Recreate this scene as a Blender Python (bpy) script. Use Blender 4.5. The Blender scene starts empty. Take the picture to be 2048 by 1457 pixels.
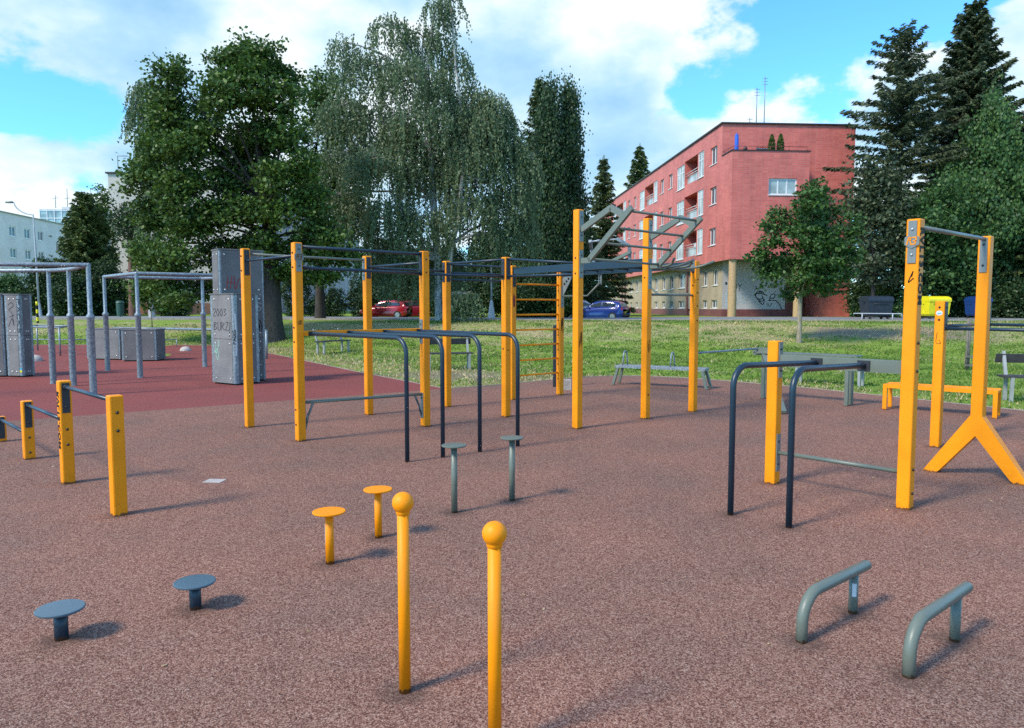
import bpy, math, random
import numpy as np
from mathutils import Vector, Matrix
S = bpy.context.scene
COL = S.collection
R = math.radians
rng = np.random.RandomState(7)
random.seed(7)

# ------------------------------------------------------------------ camera
EYE = 1.6
PITCH = math.atan((728.5 - 615) / 1500)
cam = bpy.data.objects.new('camera', bpy.data.cameras.new('camera'))
COL.objects.link(cam)
cam.location = (0, 0, EYE)
cam.rotation_euler = (math.pi / 2 - PITCH, 0, 0)
cam.data.sensor_width = 36
cam.data.lens = 36 * 1500 / 2048
cam.data.clip_start = 0.05
cam.data.clip_end = 3000
S.camera = cam


def wx(px, Y):
    """world x of a photo column at distance Y (surveying helper)"""
    return (px - 1024) / 1500 * Y * 0.997


def wz(py, Y):
    return EYE + (615 - py) / 1500 * Y


# ------------------------------------------------------------------ materials
def new_mat(name):
    m = bpy.data.materials.new(name)
    m.use_nodes = True
    nt = m.node_tree
    b = nt.nodes['Principled BSDF']
    return m, nt, b


def N(nt, t, **kw):
    n = nt.nodes.new(t)
    for k, v in kw.items():
        if k in n.inputs:
            n.inputs[k].default_value = v
        else:
            setattr(n, k, v)
    return n


def L(nt, a, b):
    nt.links.new(a, b)


def ramp(nt, fac, stops, interp='LINEAR'):
    r = N(nt, 'ShaderNodeValToRGB')
    r.color_ramp.interpolation = interp
    el = r.color_ramp.elements
    while len(el) < len(stops):
        el.new(0.5)
    for e, (p, c) in zip(el, stops):
        e.position = p
        e.color = (c[0], c[1], c[2], 1) if not isinstance(c, (int, float)) else (c, c, c, 1)
    L(nt, fac, r.inputs['Fac'])
    return r.outputs['Color']


def mixc(nt, fac, a, b, blend='MIX'):
    m = N(nt, 'ShaderNodeMix')
    m.data_type = 'RGBA'
    m.blend_type = blend
    m.clamp_factor = True
    for sock, v in ((m.inputs[0], fac), (m.inputs[6], a), (m.inputs[7], b)):
        if isinstance(v, (int, float)):
            sock.default_value = v
        elif isinstance(v, (tuple, list)):
            sock.default_value = (v[0], v[1], v[2], 1)
        else:
            L(nt, v, sock)
    return m.outputs[2]


def noise(nt, vec, scale, detail=3, rough=0.55):
    n = N(nt, 'ShaderNodeTexNoise')
    n.inputs['Scale'].default_value = scale
    n.inputs['Detail'].default_value = detail
    n.inputs['Roughness'].default_value = rough
    if vec is not None:
        L(nt, vec, n.inputs['Vector'])
    return n.outputs['Fac']


def math_n(nt, op, a, b=None, clamp=False):
    m = N(nt, 'ShaderNodeMath')
    m.operation = op
    m.use_clamp = clamp
    for i, v in enumerate((a, b)):
        if v is None:
            continue
        if isinstance(v, (int, float)):
            m.inputs[i].default_value = v
        else:
            L(nt, v, m.inputs[i])
    return m.outputs[0]


def bump(nt, b, height, strength, dist):
    n = N(nt, 'ShaderNodeBump')
    n.inputs['Strength'].default_value = strength
    n.inputs['Distance'].default_value = dist
    L(nt, height, n.inputs['Height'])
    L(nt, n.outputs[0], b.inputs['Normal'])


def objco(nt):
    return N(nt, 'ShaderNodeTexCoord').outputs['Object']


def simple(name, col, rough=0.5, metal=0.0, var=0.12, scale=6, spec=0.5):
    """flat colour broken up by a little dirt"""
    m, nt, b = new_mat(name)
    co = objco(nt)
    f = noise(nt, co, scale, 4)
    c = ramp(nt, f, [(0.3, [x * (1 - var) for x in col]), (0.7, [min(1, x * (1 + var)) for x in col])])
    L(nt, c, b.inputs['Base Color'])
    b.inputs['Roughness'].default_value = rough
    b.inputs['Metallic'].default_value = metal
    b.inputs['Specular IOR Level'].default_value = spec
    return m


def paint(name, col, rust=(0.10, 0.045, 0.02), rough=0.40, spec=.5, rusth=0.07, chips=True):
    """painted steel: soft dirt, chipped rust near the ground, few scuffs"""
    m, nt, b = new_mat(name)
    co = objco(nt)
    sep = N(nt, 'ShaderNodeSeparateXYZ')
    L(nt, co, sep.inputs[0])
    f = noise(nt, co, 3.0, 5)
    b.inputs['Specular IOR Level'].default_value = spec
    c = ramp(nt, f, [(0.28, [x * 0.82 for x in col]), (0.72, [min(1, x * 1.06) for x in col])])
    g = noise(nt, co, 45, 4, 0.65)
    base = math_n(nt, 'MULTIPLY', sep.outputs[2], 1.0 / rusth)
    k = math_n(nt, 'SUBTRACT', math_n(nt, 'MULTIPLY', g, 2.2), base)
    k = math_n(nt, 'MULTIPLY', math_n(nt, 'SUBTRACT', k, 0.55), 5.0, True)
    c = mixc(nt, k, c, rust)
    # grime splashes in the lowest 40 cm
    d = math_n(nt, 'SUBTRACT', noise(nt, co, 22, 5, 0.7), math_n(nt, 'MULTIPLY', sep.outputs[2], 1.1))
    d = math_n(nt, 'MULTIPLY', math_n(nt, 'SUBTRACT', d, 0.36), 2.2, True)
    c = mixc(nt, math_n(nt, 'MULTIPLY', d, 0.55), c, [x * 0.45 for x in col])
    if chips:
        s = math_n(nt, 'MULTIPLY', math_n(nt, 'SUBTRACT', noise(nt, co, 9, 6, 0.75), 0.715), 14, True)
        c = mixc(nt, s, c, rust)
    L(nt, c, b.inputs['Base Color'])
    L(nt, ramp(nt, f, [(0.3, rough), (0.75, rough + 0.15)]), b.inputs['Roughness'])
    bump(nt, b, g, 0.06, 0.01)
    return m


M = {}
M['yellow'] = paint('yellow_paint', (0.98, 0.305, 0.002), rusth=.035, spec=.28)
M['navy'] = paint('navy_paint', (0.012, 0.034, 0.055), rough=0.32, rusth=0.03, chips=False)
M['navy_disc'] = paint('navy_sky_sheen', (0.075, 0.125, 0.155), rough=0.22, rusth=0.03, chips=False)  # pale navy: fading plus the sky's reflection painted into the colour
M['khaki'] = paint('grey_green_paint', (0.145, 0.17, 0.135), rough=0.35, rusth=.03)
M['steel_grey'] = simple('grey_plate', (0.19, 0.21, 0.20), 0.42, 0.2)
M['plate_dark'] = simple('dark_plate', (0.022, 0.024, 0.030), 0.5)
M['bolt'] = simple('bolt_black', (0.012, 0.012, 0.014), 0.4)
M['bolt_light'] = simple('bolt_zinc', (0.6, 0.6, 0.58), 0.35, 0.7)
M['black'] = simple('black_marking', (0.012, 0.012, 0.012), 0.6, spec=0.2)
M['white_mark'] = simple('white_marking', (0.62, 0.66, 0.66), 0.6)
M['red_mark'] = simple('red_marking', (0.30, 0.03, 0.03), 0.6)
M['mint_mark'] = simple('mint_marking', (0.33, 0.58, 0.45), 0.6)
M['blue_mark'] = simple('pale_blue_marking', (0.42, 0.60, 0.72), 0.6)
M['cyan_mark'] = simple('cyan_marking', (0.05, 0.4, 0.55), 0.6)
M['scrawl'] = simple('brown_scrawl', (0.22, 0.08, 0.01), 0.6)


def galv():
    m, nt, b = new_mat('galvanised_steel')
    co = objco(nt)
    v = N(nt, 'ShaderNodeTexVoronoi')
    v.inputs['Scale'].default_value = 28
    L(nt, co, v.inputs['Vector'])
    f = noise(nt, co, 12, 5, 0.7)
    f2 = math_n(nt, 'ADD', math_n(nt, 'MULTIPLY', f, 0.7), math_n(nt, 'MULTIPLY', v.outputs['Distance'], 0.5))
    L(nt, ramp(nt, f2, [(0.3, (0.13, 0.16, 0.175)), (0.6, (0.225, 0.265, 0.285)), (0.85, (0.36, 0.40, 0.41))]), b.inputs['Base Color'])
    b.inputs['Metallic'].default_value = 0.35
    b.inputs['Roughness'].default_value = 0.45
    return m


M['galv'] = galv()


def speckled(name, stops, scale, patch_a, patch_b, patch_scale, bumps=0.6):
    m, nt, b = new_mat(name)
    co = objco(nt)
    v = N(nt, 'ShaderNodeTexVoronoi')
    v.inputs['Scale'].default_value = scale
    L(nt, co, v.inputs['Vector'])
    sep = N(nt, 'ShaderNodeSeparateColor')
    L(nt, v.outputs['Color'], sep.inputs[0])
    v2 = N(nt, 'ShaderNodeTexVoronoi')
    v2.inputs['Scale'].default_value = scale * 0.55
    L(nt, co, v2.inputs['Vector'])
    sep2 = N(nt, 'ShaderNodeSeparateColor')
    L(nt, v2.outputs['Color'], sep2.inputs[0])
    f = math_n(nt, 'ADD', math_n(nt, 'MULTIPLY', sep.outputs[0], 0.72), math_n(nt, 'MULTIPLY', sep2.outputs[1], 0.28))
    c = ramp(nt, f, stops)
    big = noise(nt, co, patch_scale, 5, 0.6)
    tint = ramp(nt, big, [(0.32, patch_a), (0.68, patch_b)])
    c = mixc(nt, 1.0, c, tint, 'MULTIPLY')
    # worn dusty stains
    st = math_n(nt, 'MULTIPLY', math_n(nt, 'SUBTRACT', noise(nt, co, 1.7, 6, 0.7), 0.56), 3.0, True)
    c = mixc(nt, math_n(nt, 'MULTIPLY', st, 0.30), c, (0.10, 0.078, 0.072))
    # dirt trodden in round the feet of the equipment
    wob = math_n(nt, 'MULTIPLY', math_n(nt, 'SUBTRACT', noise(nt, co, 14, 3), .5), .16)
    for (x, y) in ((-2.18, 3.52), (-1.685, 3.885), (-1.14, 4.59), (-.93, 5.12), (-.45, 5.76), (0, 6.13), (-.447, 3.02), (1.39, 3.49), (1.79, 3.83), (1.725, 3.15), (2.13, 3.50), (-3.04, 5.7), (-4.05, 6.75), (2.37, 6.74), (3.13, 5.88), (1.69, 5.7), (2.02, 5.36), (-2.54, 8.92), (-1.14, 10.02), (-3.54, 9.94), (-.07, 10.9), (.89, 9.85), (1.93, 10.7), (2.78, 11.48), (4.87, 8.53)):
        dn = N(nt, 'ShaderNodeVectorMath')
        dn.operation = 'DISTANCE'
        L(nt, co, dn.inputs[0])
        dn.inputs[1].default_value = (x, y, 0)
        e = math_n(nt, 'MULTIPLY', math_n(nt, 'SUBTRACT', .15, math_n(nt, 'ADD', dn.outputs['Value'], wob)), 9.0, True)
        c = mixc(nt, math_n(nt, 'MULTIPLY', e, .6), c, (.07, .045, .035))
    L(nt, c, b.inputs['Base Color'])
    b.inputs['Roughness'].default_value = 0.85
    b.inputs['Specular IOR Level'].default_value = 0.25
    h = math_n(nt, 'ADD', sep.outputs[0], math_n(nt, 'MULTIPLY', v.outputs['Distance'], -0.6))
    bump(nt, b, h, bumps, 0.006)
    return m


M['rubber'] = speckled('speckled_rubber', [(0.10, (0.080, 0.032, 0.024)), (0.36, (0.185, 0.082, 0.055)), (0.52, (0.265, 0.136, 0.092)),
                                           (0.68, (0.36, 0.205, 0.148)), (0.92, (0.47, 0.32, 0.245))], 185,
                       (0.76, 0.79, 0.80), (1.10, 0.95, 0.89), 0.55)
M['red_rubber'] = speckled('red_rubber', [(0.1, (0.17, 0.044, 0.034)), (0.5, (0.23, 0.062, 0.050)), (0.9, (0.30, 0.092, 0.074))], 160,
                           (0.86, 0.86, 0.9), (1.1, 1.0, 1.0), 0.4, 0.3)


def grass_ground():
    m, nt, b = new_mat('grass_ground')
    co = objco(nt)
    a = noise(nt, co, 0.55, 6, 0.65)
    fine = noise(nt, co, 22, 4, 0.7)
    mid = noise(nt, co, 3.2, 5, 0.7)
    g = ramp(nt, fine, [(0.3, (0.11, 0.18, 0.022)), (0.5, (0.20, 0.30, 0.045)), (0.72, (0.32, 0.39, 0.085))])
    dry = ramp(nt, fine, [(0.3, (0.25, 0.19, 0.10)), (0.7, (0.58, 0.47, 0.28))])
    sep = N(nt, 'ShaderNodeSeparateXYZ')
    L(nt, co, sep.inputs[0])
    # the bank itself (z 0.3 - 0.95) is drier than the flat lawn
    bank = ramp(nt, sep.outputs[2], [(0.10, 0.0), (0.45, 0.20), (0.8, 0.17), (0.97, 0.0)])
    k = math_n(nt, 'ADD', math_n(nt, 'ADD', math_n(nt, 'MULTIPLY', a, 0.75), math_n(nt, 'MULTIPLY', mid, 0.45)), bank)
    k = math_n(nt, 'MULTIPLY', math_n(nt, 'SUBTRACT', k, 0.67), 5.5, True)
    c = mixc(nt, math_n(nt, 'MULTIPLY', k, 0.85), g, dry)
    # trodden bare earth: two patches on the bank and one in front of the bench
    for (x, y, r) in ((13.6, 30.0, 2.4), (-1.6, 18.2, 1.9), (16.5, 29.5, 2.6), (0.2, 17.2, 1.3)):
        d = N(nt, 'ShaderNodeVectorMath')
        d.operation = 'DISTANCE'
        L(nt, co, d.inputs[0])
        d.inputs[1].default_value = (x, y, 0.4 if y > 25 else 0)
        e = math_n(nt, 'SUBTRACT', math_n(nt, 'ADD', 1.0, math_n(nt, 'MULTIPLY', math_n(nt, 'SUBTRACT', mid, 0.5), 2.2)),
                   math_n(nt, 'DIVIDE', d.outputs['Value'], r))
        e = math_n(nt, 'MULTIPLY', e, 1.8, True)
        c = mixc(nt, math_n(nt, 'MULTIPLY', e, 0.8), c, ramp(nt, fine, [(0.3, (0.17, 0.125, 0.095)), (0.7, (0.31, 0.24, 0.185))]))
    L(nt, c, b.inputs['Base Color'])
    b.inputs['Roughness'].default_value = 0.95
    b.inputs['Specular IOR Level'].default_value = 0.1
    bump(nt, b, math_n(nt, 'ADD', fine, mid), 0.9, 0.05)
    return m


M['ground'] = grass_ground()


def asphalt():
    m, nt, b = new_mat('asphalt')
    co = objco(nt)
    f = noise(nt, co, 60, 3, 0.7)
    g = noise(nt, co, 0.8, 5)
    c = ramp(nt, f, [(0.3, (0.13, 0.135, 0.14)), (0.7, (0.27, 0.275, 0.28))])
    c = mixc(nt, 1.0, c, ramp(nt, g, [(0.3, 0.75), (0.7, 1.15)]), 'MULTIPLY')
    L(nt, c, b.inputs['Base Color'])
    b.inputs['Roughness'].default_value = 0.9
    return m


M['asphalt'] = asphalt()
M['kerb'] = simple('kerb_concrete', (0.30, 0.26, 0.21), 0.9, var=0.25, scale=9)
M['concrete'] = simple('concrete', (0.33, 0.30, 0.27), 0.9, var=0.3, scale=25)


def grainy(name, ca, cb, scale=90):
    m, nt, b = new_mat(name)
    co = objco(nt)
    f = noise(nt, co, scale, 2, 0.7)
    g = noise(nt, co, 2.5, 5, 0.6)
    c = ramp(nt, f, [(0.36, ca), (0.64, cb)])
    c = mixc(nt, 1.0, c, ramp(nt, g, [(0.3, 0.78), (0.7, 1.18)]), 'MULTIPLY')
    L(nt, c, b.inputs['Base Color'])
    b.inputs['Roughness'].default_value = 0.8
    bump(nt, b, f, 0.4, 0.004)
    return m


M['panel'] = grainy('grit_panel', (0.095, 0.09, 0.087), (0.19, 0.185, 0.18), 70)
M['panel_light'] = grainy('grit_panel_pale', (0.13, 0.125, 0.12), (0.27, 0.26, 0.25), 70)  # paler grit, by default on a block's front and left panels


def leaf_mat(name, ca, cb, cc=None, trans=0.25, rough=0.5):
    m, nt, b = new_mat(name)
    geo = N(nt, 'ShaderNodeNewGeometry')
    co = objco(nt)
    f = math_n(nt, 'ADD', math_n(nt, 'MULTIPLY', geo.outputs['Random Per Island'], 0.65),
               math_n(nt, 'MULTIPLY', noise(nt, co, 0.9, 3), 0.55))
    c = ramp(nt, f, [(0.2, ca), (0.6, cb), (0.98, cc or [x * 1.35 for x in cb])])
    L(nt, c, b.inputs['Base Color'])
    b.inputs['Roughness'].default_value = rough
    b.inputs['Specular IOR Level'].default_value = 0.35
    t = N(nt, 'ShaderNodeBsdfTranslucent')
    L(nt, c, t.inputs['Color'])
    mx = N(nt, 'ShaderNodeMixShader')
    mx.inputs[0].default_value = trans
    L(nt, b.outputs[0], mx.inputs[1])
    L(nt, t.outputs[0], mx.inputs[2])
    L(nt, mx.outputs[0], nt.nodes['Material Output'].inputs['Surface'])
    return m


M['leaf_maple'] = leaf_mat('maple_leaf', (0.031, 0.065, 0.015), (0.068, 0.133, 0.026), (0.138, 0.224, 0.037))
M['leaf_young'] = leaf_mat('young_maple_leaf', (0.021, 0.058, 0.016), (0.051, 0.115, 0.027), (0.105, 0.187, 0.041))
M['leaf_birch'] = leaf_mat('birch_leaf', (0.070, 0.112, 0.052), (0.135, 0.190, 0.092), (0.225, 0.275, 0.140), 0.35)
M['leaf_spruce'] = leaf_mat('spruce_needles', (0.027, 0.051, 0.020), (0.068, 0.103, 0.031), (0.135, 0.162, 0.046), 0.1)
M['leaf_larch'] = leaf_mat('larch_needles', (0.030, 0.050, 0.026), (0.066, 0.092, 0.044), (0.125, 0.14, 0.066), 0.15)
M['leaf_dark'] = leaf_mat('dark_leaf', (0.013, 0.033, 0.011), (0.028, 0.060, 0.019), (0.064, 0.115, 0.030), 0.15)
M['leaf_thuja'] = leaf_mat('thuja_leaf', (0.037, 0.061, 0.014), (0.076, 0.116, 0.025), (0.134, 0.177, 0.042), 0.15)
M['leaf_hornbeam'] = leaf_mat('hornbeam_leaf', (0.025, 0.069, 0.025), (0.058, 0.128, 0.036), (0.112, 0.201, 0.050), 0.25)
M['leaf_copper'] = leaf_mat('withered_leaf', (0.12, 0.04, 0.02), (0.22, 0.09, 0.045), None, 0.2)
M['grass_blade'] = leaf_mat('grass_blade', (0.070, 0.155, 0.016), (0.150, 0.260, 0.036), (0.32, 0.37, 0.10), 0.45)
M['straw_blade'] = leaf_mat('straw_blade', (0.28, 0.22, 0.09), (0.60, 0.45, 0.23), (0.76, 0.62, 0.38), 0.4)


def bark(name, ca, cb, scale=6):
    m, nt, b = new_mat(name)
    co = objco(nt)
    mp = N(nt, 'ShaderNodeMapping')
    mp.inputs['Scale'].default_value = (4, 4, 0.8)
    L(nt, co, mp.inputs['Vector'])
    f = noise(nt, mp.outputs[0], scale, 5, 0.7)
    L(nt, ramp(nt, f, [(0.35, ca), (0.65, cb)]), b.inputs['Base Color'])
    b.inputs['Roughness'].default_value = 0.9
    bump(nt, b, f, 0.8, 0.03)
    return m


M['bark'] = bark('bark', (0.022, 0.018, 0.015), (0.070, 0.058, 0.048))
M['bark_birch'] = bark('birch_bark', (0.10, 0.10, 0.10), (0.66, 0.64, 0.60), 3)
M['bark_young'] = bark('young_bark', (0.20, 0.16, 0.11), (0.36, 0.30, 0.22), 4)
M['bark_pine'] = bark('red_bark', (0.10, 0.045, 0.035), (0.20, 0.10, 0.08), 5)


def brick(name, c1, c2, mortar, bw=0.42, bh=0.13):
    m, nt, b = new_mat(name)
    co = objco(nt)
    sep = N(nt, 'ShaderNodeSeparateXYZ')
    L(nt, co, sep.inputs[0])
    comb = N(nt, 'ShaderNodeCombineXYZ')
    L(nt, math_n(nt, 'ADD', sep.outputs[0], sep.outputs[1]), comb.inputs[0])
    L(nt, sep.outputs[2], comb.inputs[1])
    t = N(nt, 'ShaderNodeTexBrick')
    t.offset = 0.0
    t.inputs['Scale'].default_value = 1.0
    t.inputs['Brick Width'].default_value = bw
    t.inputs['Row Height'].default_value = bh
    t.inputs['Mortar Size'].default_value = 0.012
    t.inputs['Color1'].default_value = (*c1, 1)
    t.inputs['Color2'].default_value = (*c2, 1)
    t.inputs['Mortar'].default_value = (*mortar, 1)
    L(nt, comb.outputs[0], t.inputs['Vector'])
    f = noise(nt, co, 0.45, 5, 0.65)
    mp = N(nt, 'ShaderNodeMapping')
    mp.inputs['Scale'].default_value = (1.6, 1.6, 0.12)
    L(nt, co, mp.inputs['Vector'])
    streak = noise(nt, mp.outputs[0], 1.2, 5, 0.7)
    c = mixc(nt, 1.0, t.outputs['Color'], ramp(nt, f, [(0.3, 0.82), (0.7, 1.15)]), 'MULTIPLY')
    c = mixc(nt, 1.0, c, ramp(nt, streak, [(0.3, 0.86), (0.7, 1.1)]), 'MULTIPLY')
    L(nt, c, b.inputs['Base Color'])
    b.inputs['Roughness'].default_value = 0.55
    return m


M['brick'] = brick('red_tile_brick', (0.68, 0.165, 0.13), (0.58, 0.125, 0.10), (0.54, 0.20, 0.165))
M['brick_dark'] = brick('dark_red_plinth', (0.21, 0.055, 0.055), (0.17, 0.045, 0.045), (0.2, 0.09, 0.085))
M['beige'] = simple('beige_render', (0.40, 0.335, 0.235), 0.9, var=0.14, scale=1.2)
M['lilac'] = simple('grey_white_render', (0.47, 0.44, 0.45), 0.9, var=0.1, scale=0.9)
M['offwhite'] = simple('offwhite_render', (0.68, 0.63, 0.63), 0.9, var=0.1, scale=0.5)
M['cream'] = simple('cream_render', (0.56, 0.51, 0.45), 0.9, var=0.1, scale=0.5)
M['greyface'] = simple('grey_mauve_render', (0.38, 0.36, 0.40), 0.9, var=0.1, scale=0.5)
M['plinth'] = simple('brown_plinth', (0.33, 0.16, 0.11), 0.9, var=0.15, scale=2)
M['column'] = simple('tan_column', (0.46, 0.31, 0.16), 0.85, var=0.2, scale=14)
M['upvc'] = simple('white_frame', (0.74, 0.76, 0.76), 0.4, var=0.05)
M['dark_trim'] = simple('dark_trim', (0.025, 0.022, 0.022), 0.5)
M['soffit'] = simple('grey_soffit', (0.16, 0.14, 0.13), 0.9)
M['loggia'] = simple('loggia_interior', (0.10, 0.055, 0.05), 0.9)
M['cloth'] = simple('white_laundry', (0.72, 0.72, 0.74), 0.9)
M['terracotta'] = simple('flower_red', (0.45, 0.12, 0.06), 0.8)
M['lamp_white'] = simple('lamp_column_grey', (0.42, 0.45, 0.46), 0.6)
M['black_plastic'] = simple('black_plastic', (0.020, 0.027, 0.038), 0.42, var=0.25)
M['yellow_plastic'] = simple('yellow_plastic', (0.78, 0.66, 0.006), 0.4)
M['blue_plastic'] = simple('blue_plastic', (0.008, 0.04, 0.16), 0.4)
M['blue_cloth'] = simple('blue_cloth', (0.012, 0.10, 0.52), 0.7)
M['wood_dark'] = simple('dark_bench_slat', (0.045, 0.042, 0.042), 0.7, var=0.3, scale=12)
M['bench_leg'] = simple('bench_leg_grey', (0.30, 0.31, 0.30), 0.7)
M['stake'] = simple('weathered_stake', (0.17, 0.145, 0.115), 0.9, var=0.3, scale=10)
M['green_bin'] = simple('green_bin', (0.025, 0.075, 0.05), 0.5)
M['tyre'] = simple('tyre_rubber', (0.014, 0.014, 0.015), 0.8)
M['rim'] = simple('alloy_rim', (0.35, 0.36, 0.37), 0.35, 0.6)
M['tail'] = simple('tail_lamp_red', (0.45, 0.01, 0.01), 0.2)
M['headlamp'] = simple('headlamp_clear', (0.65, 0.68, 0.7), 0.15)
M['tile_dome'] = simple('pale_concrete', (0.46, 0.40, 0.35), 0.9, var=0.2, scale=18)


def glass(name, col=(0.10, 0.13, 0.16), rough=0.06, spec=.9):
    m, nt, b = new_mat(name)
    co = objco(nt)
    f = noise(nt, co, 0.7, 2)
    L(nt, ramp(nt, f, [(0.35, [x * 0.6 for x in col]), (0.65, [x * 1.5 for x in col])]), b.inputs['Base Color'])
    b.inputs['Roughness'].default_value = rough
    b.inputs['Specular IOR Level'].default_value = spec
    return m


M['glass'] = glass('window_glass', (.05, .065, .08), spec=.45)
M['glass_pale'] = glass('loggia_glass', (0.30, 0.38, 0.38), 0.12)
M['car_glass'] = glass('car_glass', (0.035, 0.045, 0.05), 0.04)


def carpaint(name, col):
    m, nt, b = new_mat(name)
    co = objco(nt)
    f = noise(nt, co, 2, 4)
    L(nt, ramp(nt, f, [(0.3, [x * 0.85 for x in col]), (0.7, col)]), b.inputs['Base Color'])
    b.inputs['Roughness'].default_value = 0.25
    b.inputs['Coat Weight'].default_value = 0.8
    b.inputs['Coat Roughness'].default_value = 0.06
    b.inputs['Metallic'].default_value = 0.2
    return m


M['car_blue'] = carpaint('car_blue', (0.005, 0.030, 0.20))
M['car_red'] = carpaint('car_red', (0.36, 0.008, 0.012))
M['car_maroon'] = carpaint('car_maroon', (0.20, 0.008, 0.02))
M['car_silver'] = carpaint('car_silver', (0.5, 0.52, 0.53))
M['car_white'] = carpaint('car_white', (0.72, 0.74, 0.75))


# ------------------------------------------------------------------ mesh helpers
class MB:
    """collects shapes; build() links them as ONE mesh object"""

    def __init__(s):
        s.v, s.f, s.m, s.sm = [], [], [], []
        s.cur = 0

    def mat(s, i):
        s.cur = i
        return s

    def add(s, vs, fs, smooth=False):
        o = len(s.v)
        s.v += [tuple(map(float, p)) for p in vs]
        for f in fs:
            s.f.append([i + o for i in f])
            s.m.append(s.cur)
            s.sm.append(smooth)
        return s

    def box(s, c, d, rz=0, mtx=None, bev=0.0):
        x, y, z = d[0] / 2, d[1] / 2, d[2] / 2
        b = min(bev, x * .49, y * .49)
        if b > 0:     # vertical edges chamfered in two steps, top edge softened
            ring = []
            for (sx, sy) in ((1, 1), (-1, 1), (-1, -1), (1, -1)):
                for t in ((0, 1), (0.3, 0.3), (1, 0)) if sx * sy > 0 else ((1, 0), (0.3, 0.3), (0, 1)):
                    ring.append((sx * (x - b * t[0]), sy * (y - b * t[1])))
            n = len(ring)
            vs = [(p[0], p[1], -z) for p in ring] + [(p[0], p[1], z - b * .6) for p in ring]
            k = [(p[0] * (1 - b * .7 / x), p[1] * (1 - b * .7 / y), z) for p in ring]
            vs += k
            fs = [list(range(n - 1, -1, -1))]
            for l in (0, 1):
                for i in range(n):
                    j = (i + 1) % n
                    fs.append([l * n + i, l * n + j, (l + 1) * n + j, (l + 1) * n + i])
            fs.append([2 * n + i for i in range(n)])
        else:
            vs = [(sx * x, sy * y, sz * z) for sz in (-1, 1) for sy in (-1, 1) for sx in (-1, 1)]
            fs = [[0, 2, 3, 1], [4, 5, 7, 6], [0, 1, 5, 4], [2, 6, 7, 3], [0, 4, 6, 2], [1, 3, 7, 5]]
        rot = mtx or Matrix.Rotation(rz, 3, 'Z')
        c = Vector(c)
        return s.add([rot @ Vector(p) + c for p in vs], fs)

    def bar(s, p, q, w, h, up=(0, 0, 1)):
        """rectangular bar from p to q; w across, h along up"""
        p, q = Vector(p), Vector(q)
        d = (q - p)
        ln = d.length
        d.normalize()
        a = d.cross(Vector(up))
        if a.length < 1e-4:
            a = d.cross(Vector((0, 1, 0)))
        a.normalize()
        u = a.cross(d)
        mt = Matrix((a, d, u)).transposed()
        return s.box((p + q) / 2, (w, ln, h), mtx=mt)

    def tube(s, pts, r, n=12, caps=True):
        pts = [Vector(p) for p in pts]
        rs = r if isinstance(r, (list, tuple)) else [r] * len(pts)
        vs, fs = [], []
        prev = None
        for i, p in enumerate(pts):
            if i == 0:
                d = pts[1] - p
            elif i == len(pts) - 1:
                d = p - pts[i - 1]
            else:
                d = (pts[i + 1] - p).normalized() + (p - pts[i - 1]).normalized()
            d.normalize()
            if prev is None:
                a = d.cross(Vector((0, 0, 1)))
                if a.length < 1e-3:
                    a = d.cross(Vector((0, 1, 0)))
            else:
                a = prev - d * prev.dot(d)
            a.normalize()
            prev = a
            b = d.cross(a)
            for k in range(n):
                t = 2 * math.pi * k / n
                vs.append(p + (a * math.cos(t) + b * math.sin(t)) * rs[i])
        for i in range(len(pts) - 1):
            for k in range(n):
                j = (k + 1) % n
                fs.append([i * n + k, i * n + j, (i + 1) * n + j, (i + 1) * n + k])
        s.add(vs, fs, True)
        if caps:
            o = len(s.v) - len(vs)
            for base, rev in ((0, True), ((len(pts) - 1) * n, False)):
                f = [o + base + k for k in range(n)]
                s.f.append(f[::-1] if rev else f)
                s.m.append(s.cur)
                s.sm.append(False)
        return s

    def lathe(s, prof, c=(0, 0, 0), n=32, sharp=False):
        vs, fs = [], []
        for (r, z) in prof:
            for k in range(n):
                t = 2 * math.pi * k / n
                vs.append((c[0] + r * math.cos(t), c[1] + r * math.sin(t), c[2] + z))
        for i in range(len(prof) - 1):
            for k in range(n):
                j = (k + 1) % n
                fs.append([i * n + k, i * n + j, (i + 1) * n + j, (i + 1) * n + k])
        return s.add(vs, fs, not sharp)

    def prism(s, poly, o, ax, ay, depth):
        """flat polygon in the plane (o, ax, ay), given a thickness along ax x ay"""
        o, ax, ay = Vector(o), Vector(ax), Vector(ay)
        nz = ax.cross(ay).normalized()
        n = len(poly)
        vs = [o + ax * p[0] + ay * p[1] for p in poly] + [o + ax * p[0] + ay * p[1] + nz * depth for p in poly]
        fs = [list(range(n))[::-1], list(range(n, 2 * n))] + [[i, (i + 1) % n, n + (i + 1) % n, n + i] for i in range(n)]
        return s.add(vs, fs)

    def ribbon(s, pts, o, ax, ay, w, lift=0.003):
        """a brush stroke lying on the plane (o, ax, ay)"""
        o, ax, ay = Vector(o), Vector(ax), Vector(ay)
        nz = ax.cross(ay).normalized()
        for (a, b) in zip(pts[:-1], pts[1:]):
            a, b = Vector((a[0], a[1])), Vector((b[0], b[1]))
            d = b - a
            if d.length < 1e-5:
                continue
            d.normalize()
            t = Vector((-d.y, d.x)) * (w / 2)
            e = d * (w * 0.4)
            s.prism([tuple(a - e - t), tuple(b + e - t), tuple(b + e + t), tuple(a - e + t)], o, ax, ay, lift)
        return s

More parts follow.
